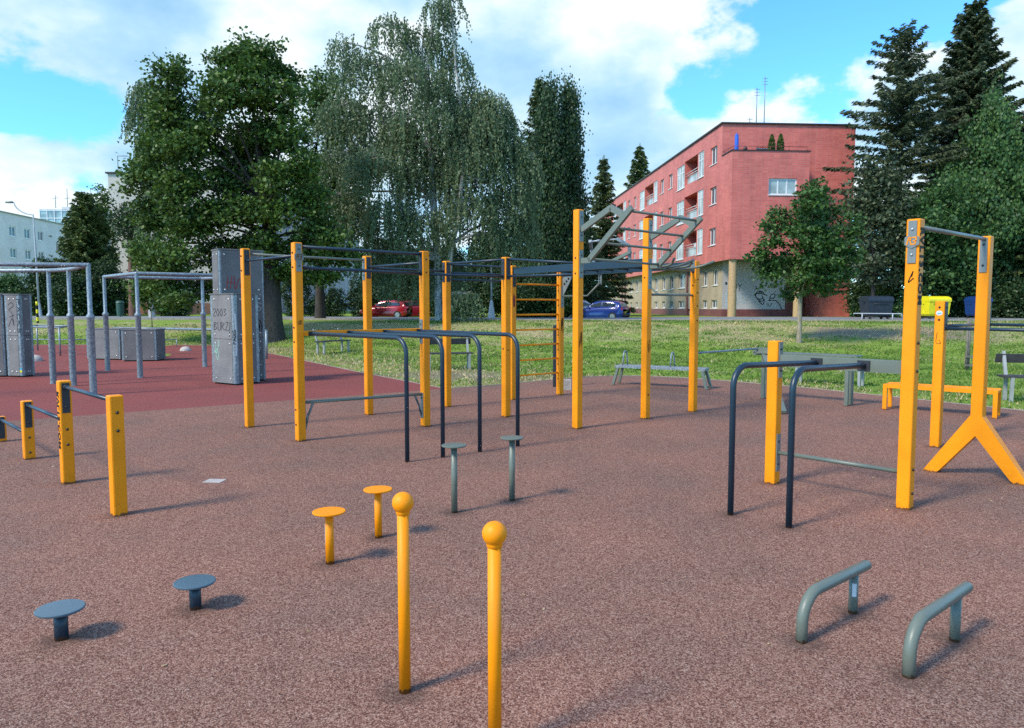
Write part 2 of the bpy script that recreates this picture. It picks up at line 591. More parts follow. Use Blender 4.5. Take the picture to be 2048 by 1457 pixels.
    def build(s, name, mats, parent=None, org=None, smooth_angle=None):
        me = bpy.data.meshes.new(name)
        vs = s.v if org is None else [(p[0] - org[0], p[1] - org[1], p[2] - org[2]) for p in s.v]
        me.from_pydata(vs, [], s.f)
        if not isinstance(mats, (list, tuple)):
            mats = [mats]
        for m in mats:
            me.materials.append(m)
        me.polygons.foreach_set('material_index', s.m)
        me.polygons.foreach_set('use_smooth', s.sm)
        me.update()
        ob = bpy.data.objects.new(name, me)
        COL.objects.link(ob)
        if parent is not None:
            ob.parent = parent
        elif org is not None:
            ob.location = org
        return ob


def tag(o, label=None, cat=None, group=None, kind=None):
    if label:
        o['label'] = label
    if cat:
        o['category'] = cat
    if group:
        o['group'] = group
    if kind:
        o['kind'] = kind
    return o


def empty(name, loc, rz=0, label=None, cat=None, group=None):
    o = bpy.data.objects.new(name, None)
    COL.objects.link(o)
    o.location = loc
    o.rotation_euler = (0, 0, rz)
    o.empty_display_size = 0.1
    return tag(o, label, cat, group)


def kids(o):
    return [c for c in bpy.data.objects if c.parent == o]


def dup(o, parent=None):
    c = o.copy()
    COL.objects.link(c)
    c.parent = parent
    for ch in kids(o):
        dup(ch, c)
    return c


def text_part(name, body, size, mat, parent, o, ax, ay, lift=0.002, bold=0.0, spacing=1.0):
    """lettering lying on the plane (o, ax right, ay up)"""
    cu = bpy.data.curves.new(name, 'FONT')
    cu.body = body
    cu.size = size
    cu.extrude = lift
    cu.offset = bold
    cu.space_character = spacing
    tmp = bpy.data.objects.new(name, cu)
    COL.objects.link(tmp)
    dg = bpy.context.evaluated_depsgraph_get()
    me = bpy.data.meshes.new_from_object(tmp.evaluated_get(dg))
    bpy.data.objects.remove(tmp)
    ax, ay = Vector(ax).normalized(), Vector(ay).normalized()
    nz = ax.cross(ay)
    mt = Matrix((ax, ay, nz)).transposed().to_4x4()
    mt.translation = Vector(o)
    me.transform(mt)
    me.materials.clear()
    me.materials.append(mat)
    ob = bpy.data.objects.new(name, me)
    COL.objects.link(ob)
    ob.parent = parent
    return ob


def arc(c, a, b, r, t0, t1, n=7):
    """points of an arc round c in the plane of unit vectors a, b"""
    c, a, b = Vector(c), Vector(a), Vector(b)
    return [c + (a * math.cos(t0 + (t1 - t0) * i / (n - 1)) + b * math.sin(t0 + (t1 - t0) * i / (n - 1))) * r for i in range(n)]


def bent(p0, p1, p2, r, n=7):
    """p0 -> p1 -> p2 with the corner at p1 rounded to radius r"""
    p0, p1, p2 = Vector(p0), Vector(p1), Vector(p2)
    a = (p0 - p1).normalized()
    b = (p2 - p1).normalized()
    ang = a.angle(b)
    t = r / math.tan(ang / 2)
    s, e = p1 + a * t, p1 + b * t
    c = p1 + (a + b).normalized() * (r / math.sin(ang / 2))
    out = [p0, s]
    for i in range(1, n):
        k = i / n
        d = ((s - c) * (1 - k) + (e - c) * k).normalized()
        out.append(c + d * r)
    return out + [e, p2]


def bez(p, n=8):
    """smooth open curve through 2-D points (Catmull-Rom)"""
    q = [p[0]] + list(p) + [p[-1]]
    out = []
    for i in range(1, len(q) - 2):
        for k in range(n):
            t = k / n
            a, b, c, d = [np.array(q[i + j - 1], float) for j in range(4)]
            out.append(tuple(0.5 * ((2 * b) + (-a + c) * t + (2 * a - 5 * b + 4 * c - d) * t * t + (-a + 3 * b - 3 * c + d) * t ** 3)))
    out.append(tuple(p[-1]))
    return out


# ------------------------------------------------------------------ terrain
def lerp_tab(x, xs, ys):
    return np.interp(x, xs, ys)


def T(X, Y):
    X = np.asarray(X, float)
    Y = np.asarray(Y, float)
    y0 = lerp_tab(X, [-60, -12, -5, 2, 20, 60], [33.0, 32.5, 27.5, 22.5, 20.0, 18.0])
    y1 = lerp_tab(X, [-60, -12, 2, 10, 20, 60], [40.5, 40.0, 37.5, 36.5, 34.5, 33.0])
    s = np.clip((Y - y0) / (y1 - y0), 0, 1)
    z = 0.96 * (s * s * (3 - 2 * s))
    w = np.clip((Y - 19) / 6, 0, 1) * (1 - np.clip((Y - 33.5) / 3, 0, 1))
    z = z + w * (0.035 * np.sin(X * 0.9 + Y * 0.5) + 0.03 * np.sin(X * 0.37 - Y * 0.8 + 1.3) + 0.015 * np.sin(2.3 * X + 1.7 * Y))
    # far land rises very slightly on the left
    z = z + np.clip((Y - 42) / 30, 0, 1) * np.clip((-X - 4) / 14, 0, 1) * 0.16
    return z


def t1(x, y):
    return float(T(x, y))


RUBBER_EDGE = [(-1.32, 14.69), (-0.25, 15.45), (1.19, 16.76), (1.8, 17.25), (2.41, 17.5), (3.1, 17.45), (3.9, 17.0), (4.65, 16.3), (5.78, 14.96),
               (6.9, 13.25), (7.94, 11.54), (9.6, 8.6), (11.2, 5.0), (12.2, 1.0), (12.4, -4.0), (12.0, -14.0)]
RED_EDGE = [(-1.32, 14.69), (-4.09, 18.95), (-8.81, 26.7), (-11.2, 30.6), (-12.6, 31.6), (-17.6, 32.0), (-40.0, 32.0)]


def grid_mesh(name, xs, ys, mat, zoff=0.0):
    X, Y = np.meshgrid(xs, ys)
    Z = T(X, Y) + zoff
    v = np.stack([X.ravel(), Y.ravel(), Z.ravel()], 1)
    nx, ny = len(xs), len(ys)
    i = np.arange(ny - 1)[:, None] * nx + np.arange(nx - 1)[None, :]
    f = np.stack([i, i + 1, i + nx + 1, i + nx], -1).reshape(-1, 4)
    return np_mesh(name, v, f, mat, None, True)


def np_mesh(name, v, f, mat, parent=None, smooth=False):
    me = bpy.data.meshes.new(name)
    me.vertices.add(len(v))
    me.vertices.foreach_set('co', np.ascontiguousarray(v, dtype=np.float32).ravel())
    k = f.shape[1]
    me.loops.add(len(f) * k)
    me.loops.foreach_set('vertex_index', np.ascontiguousarray(f, dtype=np.int32).ravel())
    me.polygons.add(len(f))
    me.polygons.foreach_set('loop_start', np.arange(0, len(f) * k, k, dtype=np.int32))
    me.polygons.foreach_set('loop_total', np.full(len(f), k, dtype=np.int32))
    me.polygons.foreach_set('use_smooth', np.full(len(f), smooth))
    me.update(calc_edges=True)
    me.materials.append(mat)
    ob = bpy.data.objects.new(name, me)
    COL.objects.link(ob)
    if parent is not None:
        ob.parent = parent
    return ob


xs = np.concatenate([np.linspace(-900, -70, 14)[:-1], np.arange(-70, 70, 0.5), np.linspace(70, 900, 14)])
ys = np.concatenate([np.linspace(-300, -14, 8)[:-1], np.arange(-14, 14, 1.0), np.arange(14, 46, 0.4), np.arange(46, 120, 4), np.linspace(120, 1500, 14)])
tag(grid_mesh('ground', xs, ys, M['ground'], -0.045), kind='structure')


def sheet(name, poly, z, mat):
    mb = MB()
    mb.add([(x, y, z) for x, y in poly], [list(range(len(poly)))])
    return tag(mb.build(name, mat), kind='structure')


# the speckled floor and, beyond the straight joint, the plain red floor
JL = (-46.0, -17.85)
sheet('speckled_rubber_floor', [JL, (-46, -40), (12, -40)] + RUBBER_EDGE[::-1], 0.0, M['rubber'])
sheet('red_rubber_floor', [JL] + RED_EDGE + [(-46, 32.0)], 0.0, M['red_rubber'])


def strip(name, pts, w, h, mat, zfun=lambda x, y: 0.0, side=1):
    """a kerb: strip of width w and height h along pts"""
    mb = MB()
    P = [Vector((p[0], p[1])) for p in pts]
    ns = []
    for i in range(len(P)):
        d = (P[min(i + 1, len(P) - 1)] - P[max(i - 1, 0)]).normalized()
        ns.append(Vector((-d.y, d.x)) * side)
    vs = []
    for p, n in zip(P, ns):
        z = zfun(p.x, p.y)
        a, b = p, p + n * w
        vs += [(a.x, a.y, z - 0.08), (a.x, a.y, z + h), (b.x, b.y, z + h), (b.x, b.y, z - 0.08)]
    fs = []
    for i in range(len(P) - 1):
        o = i * 4
        for k in range(3):
            fs.append([o + k, o + k + 1, o + 4 + k + 1, o + 4 + k])
    mb.add(vs, fs)
    return tag(mb.build(name, mat), kind='structure')


strip('kerb', RUBBER_EDGE, 0.035, 0.008, M['kerb'], side=1)
strip('kerb', RED_EDGE, 0.035, 0.008, M['kerb'], side=-1)

# road on top of the bank: one sheet following the ground
rxs = np.concatenate([np.arange(-120, -60, 4.0), np.arange(-60, 60, 1.0), np.arange(60, 121, 4.0)])
rv, rf = [], []
for i, x in enumerate(rxs):
    yn = float(lerp_tab(x, [-60, -12, 2, 10, 20, 60], [41.2, 40.7, 38.3, 37.4, 35.6, 34]))
    yf = yn + float(lerp_tab(x, [-60, -12, 0, 6, 14, 20, 60], [9.0, 8.5, 7.0, 8.5, 13.0, 13.5, 9]))
    for k in range(6):
        y = yn + (yf - yn) * k / 5
        rv.append((x, y, t1(x, y) + 0.006))
for i in range(len(rxs) - 1):
    for k in range(5):
        a = i * 6 + k
        rf.append((a, a + 6, a + 7, a + 1))
tag(np_mesh('road', np.array(rv), np.array(rf), M['asphalt'], None, True), kind='structure')
strip('road_kerb', [(x, float(lerp_tab(x, [-60, -12, 2, 10, 20, 60], [41.2, 40.7, 38.3, 37.4, 35.6, 34])) - 0.02) for x in rxs], 0.16, 0.05, M['kerb'],
      lambda x, y: t1(x, y), side=-1)

# ------------------------------------------------------------------ yellow training rigs
PW = 0.102   # post width


def post(parent, x, y, h, name='post', bolts=(), w=PW):
    mb = MB()
    mb.box((x, y, h / 2 - 0.01), (w, w, h + 0.02), bev=0.012)
    mb.mat(1)
    for (face, z) in bolts:      # dark dome-head bolts
        dx, dy = {'-x': (-1, 0), '+x': (1, 0), '-y': (0, -1), '+y': (0, 1)}[face]
        c = Vector((x + dx * w / 2, y + dy * w / 2, z))
        n = Vector((dx, dy, 0))
        mb.tube([c - n * 0.004, c + n * 0.007, c + n * 0.013], [0.012, 0.012, 0.005], 8)
    return mb.build(name, [M['yellow'], M['bolt']], parent)


FACE = {'-x': ((0, 1, 0), (-1, 0, 0)), '+x': ((0, 1, 0), (1, 0, 0)), '-y': ((1, 0, 0), (0, -1, 0)), '+y': ((1, 0, 0), (0, 1, 0))}


def plate(parent, x, y, face, z0, z1, mat, w=0.066, bolts=True, boltmat='bolt', t=0.009, name='bracket', off=0.0):
    """a bolted plate on one face of a post"""
    t_ax, n = Vector(FACE[face][0]), Vector(FACE[face][1])
    mb = MB()
    c = Vector((x, y, 0)) + n * (PW / 2 + t / 2) + t_ax * off
    d = (t if n.x else w, t if n.y else w, z1 - z0)
    mb.box((c.x, c.y, (z0 + z1) / 2), d)
    mb.mat(1)
    if bolts:
        for z in (z0 + (z1 - z0) * 0.2, z0 + (z1 - z0) * 0.8):
            p = Vector((c.x, c.y, z)) + n * t / 2
            mb.tube([p, p + n * 0.006, p + n * 0.010], [0.010, 0.010, 0.004], 8)
    return mb.build(name, [M[mat], M[boltmat]], parent)


def bar(parent, a, b, r, mat, name='crossbar'):
    return MB().tube([a, b], r, 12).build(name, M[mat], parent)


rig = empty('calisthenics_rig', (-2.54, 8.92, 0), R(40),
            'large yellow-posted calisthenics rig with pull-up bars, wall bars and raised ladder', 'climbing frame')
PST = dict(A=(-.08, 1.42, 2.37), B=(0, 0, 2.36), C=(1.72, 1.42, 2.35), D=(1.76, -.04, 2.34), E=(3.13, 1.40, 2.33), F=(3.16, -.05, 2.32),
           I=(3.2, -1.48, 2.86), J=(4.57, -1.49, 2.85), K=(5.70, -1.48, 2.30), G=(4.53, 1.44, 2.31), H=(5.67, 1.44, 2.29))
BOLTS = dict(A=[('-x', 2.27), ('-x', 2.08)], B=[('-x', 2.24), ('-x', 2.07), ('-x', 1.36), ('-x', 1.19), ('-x', .38), ('-x', .20)],
             D=[('-y', 2.23), ('-y', 2.06), ('+x', 1.30)], C=[('-y', 1.2)], F=[('-x', 1.0)], I=[('-x', 2.24), ('-x', 2.04)], J=[('-x', 2.02), ('-y', .35)],
             K=[('-x', 2.12), ('-x', 1.93), ('-y', 2.02), ('-y', 1.82), ('-y', 1.62), ('-y', 1.4)], H=[('-x', 2.16 - .265 * i) for i in range(8)], E=[], G=[])
for k, (x, y, h) in PST.items():
    post(rig, x, y, h, 'post', BOLTS[k])


def P3(k, z, dx=0, dy=0):
    return (PST[k][0] + dx, PST[k][1] + dy, z)


h = PW / 2
# plates and bars; each bar ends on the face of its post
for k, f, z0, z1, mt in (('A', '-y', 2.02, 2.35, 'plate_dark'), ('C', '-y', 2.02, 2.33, 'plate_dark'), ('C', '-x', 2.0, 2.32, 'steel_grey'),
                         ('D', '-x', 2.02, 2.33, 'plate_dark'), ('E', '-x', 2.0, 2.31, 'plate_dark'), ('E', '-y', 2.0, 2.31, 'plate_dark'),
                         ('F', '-x', 2.0, 2.30, 'plate_dark'), ('F', '-y', 2.0, 2.30, 'plate_dark'), ('G', '-y', 1.95, 2.28, 'plate_dark'),
                         ('D', '-x', 1.12, 1.44, 'steel_grey'), ('H', '-y', 1.60, 1.98, 'steel_grey'), ('K', '-x', 2.13, 2.29, 'steel_grey'), ('K', '+x', .80, 1.03, 'plate_dark'),
                         ('I', '-y', 2.45, 2.84, 'steel_grey'), ('I', '-y', 1.98, 2.34, 'steel_grey'), ('J', '-y', 2.45, 2.82, 'steel_grey'), ('J', '-y', 1.86, 2.28, 'steel_grey')):
    plate(rig, PST[k][0], PST[k][1], f, z0, z1, mt)
# the badge plate on the nearest tall post: plate with a six-sided emblem
plate(rig, 0, 0, '-y', 2.02, 2.345, 'steel_grey', boltmat='bolt')


def emblem(parent, c, ax, ay, r, mat, txt_mat):
    mb = MB()
    mb.prism([(r * math.cos(R(30 + 60 * i)) * 1.05, r * math.sin(R(30 + 60 * i))) for i in range(6)], c, ax, ay, 0.006)
    nz = Vector(ax).cross(Vector(ay)).normalized()
    b = mb.build('emblem', mat, parent)
    o = Vector(c) + nz * 0.006
    s = MB()
    k = r
    for st in ([(-.62, -.45), (-.38, .45)], [(-.38, .45), (-.1, .45), (-.18, .1), (-.45, .1)], [(-.2, .1), (-.1, -.45)],
               [(.12, .45), (.6, .45), (.5, 0), (.2, 0)], [(.5, 0), (.42, -.45), (.02, -.45)]):
        s.ribbon([(p[0] * k, p[1] * k) for p in st], o, ax, ay, k * 0.16, 0.003)
    s.build('emblem_mark', txt_mat, b)
    return b


emblem(rig, (0, -h - 0.009, 2.19), (1, 0, 0), (0, 0, 1), 0.062, M['steel_grey'], M['scrawl'])
rb = 0.0165
bar(rig, P3('A', 2.30, h), P3('C', 2.29, -h - .009), rb, 'khaki')
bar(rig, P3('A', 2.21, 0, -h - .009), P3('B', 2.21, 0, h), rb, 'navy')
bar(rig, P3('B', 2.315, h), P3('D', 2.30, -h - .009), 0.019, 'navy')
bar(rig, P3('B', 2.07, h), P3('D', 2.045, -h - .009), 0.019, 'navy')
bar(rig, P3('C', 2.19, 0, -h - .009), P3('D', 2.19, 0, h), rb, 'navy')
bar(rig, P3('C', 2.18, h), P3('E', 2.17, -h - .009), rb, 'navy')
bar(rig, P3('D', 2.04, h), P3('F', 2.04, -h - .009), rb, 'navy')
bar(rig, P3('E', 2.29, 0, -h - .009), P3('F', 2.29, 0, h), rb, 'navy')
for z in (2.28, 2.15, 2.04):
    bar(rig, P3('E', z, h), P3('G', z, -h), rb, 'navy')
bar(rig, P3('F', 2.29, 0, -h - .009), P3('I', 2.18, 0, h), rb, 'navy')
bar(rig, P3('F', 2.045, 0, -h - .009), P3('I', 2.03, 0, h), rb, 'navy')
bar(rig, P3('J', 1.78, h), P3('K', 1.78, -h), rb, 'khaki')

# low grey step bar between two posts, on gusset brackets
bar(rig, P3('B', .46, h), P3('D', .44, -h), 0.019, 'khaki')
for k, sgn in (('B', 1), ('D', -1)):
    x, y, _ = PST[k]
    mb = MB()
    mb.prism([(0, .12), (.10, .455), (.135, .455), (.085, .33), (.035, .30), (.02, .12)], (x + sgn * h, y + .006 * sgn, 0), (sgn, 0, 0), (0, 0, 1), 0.012)
    mb.build('gusset', M['steel_grey'], rig)
    plate(rig, x, y, '+x' if sgn > 0 else '-x', .12, .46, 'steel_grey', t=0.008)

# yellow beam carrying the four blue dip bars
MB().box(((PST['B'][0] + PST['D'][0]) / 2, -.02, 1.29), (PST['D'][0] - PST['B'][0] - PW - .004, .05, .06), bev=.006).build('beam', M['yellow'], rig)
for i in range(4):
    s, e = .15 + .507 * i, (.32, .74, 1.23, 1.765)[i]
    ye = (-1.88, -1.92, -1.93, -1.95)[i]
    pts = bent((s, -.047, 1.285), (e, ye, 1.285), (e, ye, 0.0), 0.17, 9)
    pts[-1] = Vector((e, ye, -0.02))
    db = MB().tube(pts, 0.0235, 16).build('dip_bar', M['navy'], rig)
    MB().box((s, -.0515, 1.285), (.085, .013, .055)).build('flange', M['plate_dark'], db)

# wall bars
for i in range(8):
    z = .41 + .265 * i
    bar(rig, P3('G', z, h), P3('H', z, -h), 0.0155, 'yellow', 'rung')

# flat blue beams of the overhead ladder and its rungs
for a, b in (('J', 'G'), ('K', 'H')):
    MB().bar(P3(a, 2.235, 0, h), P3(b, 2.215, 0, -h), .05, .11).build('beam', M['navy'], rig)
for i in range(8):
    y = -1.15 + i * .33
    bar(rig, (PST['J'][0] + .03, y, 2.225), (PST['K'][0] - .03, y, 2.225), rb, 'navy', 'rung')

# raised, tilted grey ladder hung outside the two tallest posts
for k in ('I', 'J'):
    x, y, _ = PST[k]
    y0 = y - h - .012
    zs = -0.02 if k == 'J' else 0
    mb = MB()
    path = [(0.0, 2.20 + zs), (-.15, 2.20 + zs), (-.82, 2.80 + zs)]
    for (a, b) in zip(path[:-1], path[1:]):
        mb.bar((x, y0 + a[0] + (.0 if a[0] == 0 else .02), a[1]), (x, y0 + b[0] - .02, b[1]), .045, .07)
    mb.build('ladder_rail', M['khaki'], rig)
    mb = MB()
    path = [(0.0, 2.60 + zs), (-.50, 2.83 + zs), (-.72, 2.715 + zs)]
    for (a, b) in zip(path[:-1], path[1:]):
        mb.bar((x, y0 + a[0], a[1]), (x, y0 + b[0] - .01, b[1]), .04, .075)
    mb.build('ladder_arm', M['khaki'], rig)
for t in (0.0, .33, .64, .97):
    y = PST['I'][1] - h - .17 - .64 * t
    z = 2.215 + .57 * t
    bar(rig, (PST['I'][0], y, z), (PST['J'][0], y, z - .02), rb, 'khaki', 'rung')

# pull-up grips between the last two posts: a crossbar with bent handles
bar(rig, P3('J', 2.16, h), P3('K', 2.16, -h), 0.024, 'khaki')
for i, dx in enumerate((.22, .42, .64, .90)):
    x = PST['J'][0] + dx
    y = PST['J'][1]
    pts = [(x, y, 2.17), (x, y - .20, 2.19), (x + (.02 if i % 2 else -.02), y - .28, 2.21), (x + (.13 if i % 2 else -.13), y - .40, 2.27)]
    MB().tube(pts, 0.017, 10).build('grip', M['khaki'], rig)
# wide bar with raised middle under the ladder, on two perforated straps
xa, xb, yy = PST['H'][0], PST['K'][0], 0
y1, y0 = PST['H'][1] - h - .01, PST['K'][1] + h
x = PST['H'][0]
MB().tube([(x, y1, 1.80), (x, y1 - .62, 1.80), (x, y1 - .92, 2.02)], 0.0165, 10).build('wide_grip_bar', M['khaki'], rig)
MB().tube([(x, y0 + .92, 2.02), (x, y0 + .62, 1.80), (x, y0, 1.80)], 0.0165, 10).build('wide_grip_bar', M['khaki'], rig)
for y in (y1 - .90, y0 + .90):
    mb = MB()
    mb.box((xa + .02, y, 2.09), (.012, .075, .21))
    mb.mat(1)
    for z in (2.03, 2.08, 2.13):
        mb.tube([(xa + .012, y, z), (xa + .03, y, z)], .013, 8)
    mb.build('hanger', [M['steel_grey'], M['black']], rig)
mb = MB()   # drilled corner gusset beside the wall bars
mb.prism([(0, 2.16), (.26, 2.16), (.0, 1.78)], (xa + .006, y1, 0), (0, -1, 0), (0, 0, 1), .012)
mb.mat(1)
for i in range(3):
    c = Vector((xa, y1 - .055 - .05 * i, 2.02 + .045 * i))
    mb.tube([c - Vector((.014, 0, 0)), c + Vector((.014, 0, 0))], .020, 10)
mb.build('gusset', [M['steel_grey'], M['black']], rig)
# bent horn grips standing on the far beam
for (xh, yh, sg) in ((5.70, .62, 1), (5.70, -.18, -1)):
    mb = MB()
    mb.bar((xh, yh, 2.28), (xh - .05, yh + .03 * sg, 2.60), .05, .05)
    mb.bar((xh - .05, yh + .03 * sg, 2.60), (xh - .22, yh - .10 * sg, 2.72), .05, .05)
    mb.tube([(xh - .20, yh - .08 * sg, 2.71), (xh - .22, yh - .30 * sg, 2.71)], .016, 8)
    mb.lathe([(0, -.02), (.035, -.02), (.035, .02), (0, .02)], (xh - .22, yh - .30 * sg, 2.71), 10)
    mb.build('horn_grip', M['galv'], rig)
MB().bar((5.64, .45, 2.28), (5.64, -.25, 2.50), .05, .05).build('incline_strut', M['khaki'], rig)


def scribble(parent, o, ax, ay, w, h, n, mat, lw, seed, name='graffiti'):
    """a loose felt-pen scrawl"""
    r = random.Random(seed)
    mb = MB()
    for j in range(n):
        x0 = -w / 2 + w * (j + .5) / n
        p = [(x0 + r.uniform(-.5, .5) * w / n, r.uniform(-.5, .5) * h) for _ in range(5)]
        mb.ribbon(bez(p, 5), o, ax, ay, lw, 0.002)
    return mb.build(name, mat, parent)


XA, YA, ZA = (1, 0, 0), (0, 1, 0), (0, 0, 1)
for (k, z, hh, mt, sd) in (('F', .98, .02, 'scrawl', 1), ('I', 1.17, .22, 'black', 2), ('J', 1.05, .22, 'black', 3), ('B', 1.42, .06, 'scrawl', 4)):
    scribble(rig, (PST[k][0] + .0, PST[k][1] - h - .001, z), XA, ZA, .05, hh, 2, M[mt], .006, sd)
scribble(rig, (PST['G'][0], PST['G'][1] - h - .001, 1.72), XA, ZA, .05, .26, 3, M['red_mark'], .010, 9)
scribble(rig, (PST['H'][0], PST['H'][1] - h - .001, 1.28), XA, ZA, .05, .30, 3, M['black'], .007, 12)
# grey push bar running from the last post to the incline frame
RK = Matrix.Rotation(R(-40), 3, 'Z')


def rigl(x, y, z):
    """world point -> rig coordinates"""
    p = RK @ Vector((x + 2.54, y - 8.92, 0))
    return (p.x, p.y, z)


bar(rig, P3('K', .90, h + .009), rigl(4.36, 13.27, .87), rb, 'galv', 'crossbar')

# dark slender post behind the wall bars and loose concrete block
mb = MB().box((0, 0, .62), (.07, .07, 1.24), bev=.008)
tag(mb.build('marker_post', M['plate_dark']), 'slim black post standing behind the yellow wall bars', 'post').location = (.86, 15.05, 0)
mb = MB()
r_ = random.Random(3)
mb.box((0, 0, .10), (.20, .17, .20), bev=.03)
mb.v = [(x + r_.uniform(-.012, .012), y + r_.uniform(-.012, .012), z + (r_.uniform(-.012, .012) if z > .05 else 0)) for x, y, z in mb.v]
tag(mb.build('concrete_block', M['concrete']), 'small rough concrete block beside the wall bars', 'block').location = (1.05, 14.5, 0)

# incline frame / table in grey-green steel
fx = empty('exercise_table', (4.44, 13.29, 0), math.atan2(-1.09, 1.2), 'grey-green steel exercise table with sloping strut behind the dip station', 'exercise table')
ln = 1.62
MB().box((ln / 2, -.10, .81), (ln + .12, .30, .03), bev=.01).build('tabletop', M['khaki'], fx)
for (x, y) in ((.12, 0), (.12, -.2), (ln - .08, -.02), (ln - .08, -.24)):
    MB().box((x, y, .388), (.06, .06, .776), bev=.006).build('leg', M['khaki'], fx)
mb = MB()
mb.prism([(-.12, .76), (-.12, .88), (.14, .88), (.20, .80), (.20, .74), (.05, .76)], (0, .12, 0), XA, ZA, .24)
mb.build('end_hood', M['khaki'], fx)
q = Matrix.Rotation(-fx.rotation_euler[2], 3, 'Z') @ Vector((4.06 - 4.44, 11.15 - 13.29, 0))
mb = MB()
mb.bar((.10, -.14, .80), (q.x, q.y, .03), .10, .05)
mb.build('incline_strut', M['khaki'], fx)

# ------------------------------------------------------------------ left stepped push-up bars
st = empty('stepped_push_up_bars', (-3.04, 5.70, 0), R(44), 'row of four yellow posts stepping down with three low push-up bars', 'push-up bars')
SP = [(0, .93), (1.46, .94), (2.98, .62), (4.42, .30)]
bl = [[('-y', .80), ('-y', .66)], [('-y', .50), ('-y', .36)], [('-y', .235), ('-y', .075)], []]
for (y, hh), b in zip(SP, bl):
    post(st, 0, y, hh, 'post', b)
for i, z in ((1, .885), (2, .575), (3, .265)):
    plate(st, 0, SP[i][0], '-y', max(.04, z - .235), z + .035, 'plate_dark', w=.062)
    pb = bar(st, (0, SP[i][0] - h - .009, z), (0, SP[i - 1][0] + h, z), .0175, 'navy', 'crossbar')
    MB().tube([(0, SP[i][0] - h - .009, z), (0, SP[i][0] - h - .045, z)], .0225, 12).build('collar', M['plate_dark'], pb)
text_part('lettering', 'RVL13.COM', .092, M['black'], st, (-h - .0005, 1.46 - .030, .845), (0, 0, -1), (0, 1, 0), bold=.004, spacing=1.12)

# ------------------------------------------------------------------ right dip station
ds = empty('dip_station', (2.37, 6.74, 0), R(41.5), 'yellow dip and pull-up station with forked foot and two navy dip bars', 'dip station')
post(ds, 0, 0, 1.30, 'post', [('+x', 1.2)])
B2 = -1.148
post(ds, 0, B2, 2.28, 'post', [('-y', 1.32), ('-y', 1.10), ('-y', .32), ('-y', .13), ('-x', 1.34)][:4] + [('+y', 1.33), ('+y', 1.11), ('+y', .33), ('+y', .14)])
yx = 1.65
mb = MB()
mb.box((yx, B2, (2.25 + .48) / 2), (PW, PW, 2.25 - .48), bev=.012)
for sg in (-1, 1):     # the two splayed feet
    q_ = [(0, .53), (sg * .0515, .585), (sg * .46, -.02), (sg * .335, -.02), (0, .40)]
    mb.prism(q_[::-1] if sg > 0 else q_, (yx - h - .002, B2, 0), (0, 1, 0), (0, 0, 1), PW + .004)
mb.build('forked_post', M['yellow'], ds)
bar(ds, (h, B2, 2.225), (yx - h, B2, 2.225), .0185, 'steel_grey', 'pull_up_bar')
plate(ds, 0, B2, '-x', 1.94, 2.265, 'steel_grey', w=.062, boltmat='bolt_light')
emblem(ds, (-h - .009, B2, 2.11), (0, -1, 0), (0, 0, 1), .058, M['steel_grey'], M['yellow'])
plate(ds, yx, B2, '-x', 1.92, 2.235, 'steel_grey', w=.062)
text_part('lettering', 'RVL13.COM', .098, M['black'], ds, (-.036, B2 - h - .0005, 2.215), (0, 0, -1), (1, 0, 0), bold=.005, spacing=1.22)
scribble(ds, (-h - .001, B2, 1.80), (0, -1, 0), ZA, .04, .16, 1, M['black'], .007, 5)
MB().box((0, B2 / 2, 1.125), (.045, -B2 - PW, .105), bev=.005).build('beam', M['khaki'], ds)
for (y, ye, xe) in ((-.40, -.33, -1.2), (-.80, -.80, -1.18)):
    pts = bent((-.03, y, 1.125), (xe, ye, 1.155), (xe, ye, -.02), .16, 9)
    d_ = MB().tube(pts, .0235, 16).build('dip_bar', M['navy'], ds)
    MB().box((-.0285, y, 1.125), (.012, .10, .08)).build('flange', M['plate_dark'], d_)
bar(ds, (0, -h - .008, .29), (0, B2 + h, .29), .0185, 'khaki')
plate(ds, 0, 0, '-y', .12, .46, 'steel_grey', w=.062, t=.008)
plate(ds, 0, 0, '-y', .97, 1.29, 'steel_grey', w=.062, t=.008)
# low square of push-up bars to its right
ps = empty('push_up_square', (4.87, 8.53, 0), R(40), 'square of four chest-high yellow posts joined by thin navy bars', 'push-up bars')
for (x, y, b) in ((0, 0, [('-x', 1.60), ('-x', 1.46)]), (1.38, 0, []), (0, -1.42, []), (1.38, -1.42, [])):
    post(ps, x, y, 1.67, 'post', b)
for (a, b, z, f) in (((h, 0), (1.38 - h, 0), 1.385, 'x'), ((0, -h), (0, -1.42 + h), 1.36, 'y'), ((1.38, -h), (1.38, -1.42 + h), 1.385, 'y'), ((h, -1.42), (1.38 - h, -1.42), 1.36, 'x')):
    bar(ps, (*a, z), (*b, z), .0185, 'navy')
plate(ps, 0, 0, '-y', 1.34, 1.66, 'plate_dark')
plate(ps, 1.38, 0, '-y', 1.34, 1.66, 'plate_dark')
mb = MB()
mb.prism([(.035 * math.cos(t * .5236), .028 * math.sin(t * .5236)) for t in range(12)], (-h - .0005, 0, 1.535), (0, -1, 0), ZA, .002)
mb.mat(1)
mb.prism([(-.02, -.008), (.02, -.002), (.022, .010), (-.016, .004)], (-h - .0025, 0, 1.53), (0, -1, 0), ZA, .002)
mb.build('sticker', [M['white_mark'], M['cyan_mark']], ps)
scribble(ps, (-h - .001, 0, 1.24), (0, -1, 0), ZA, .05, .16, 1, M['scrawl'], .006, 8)

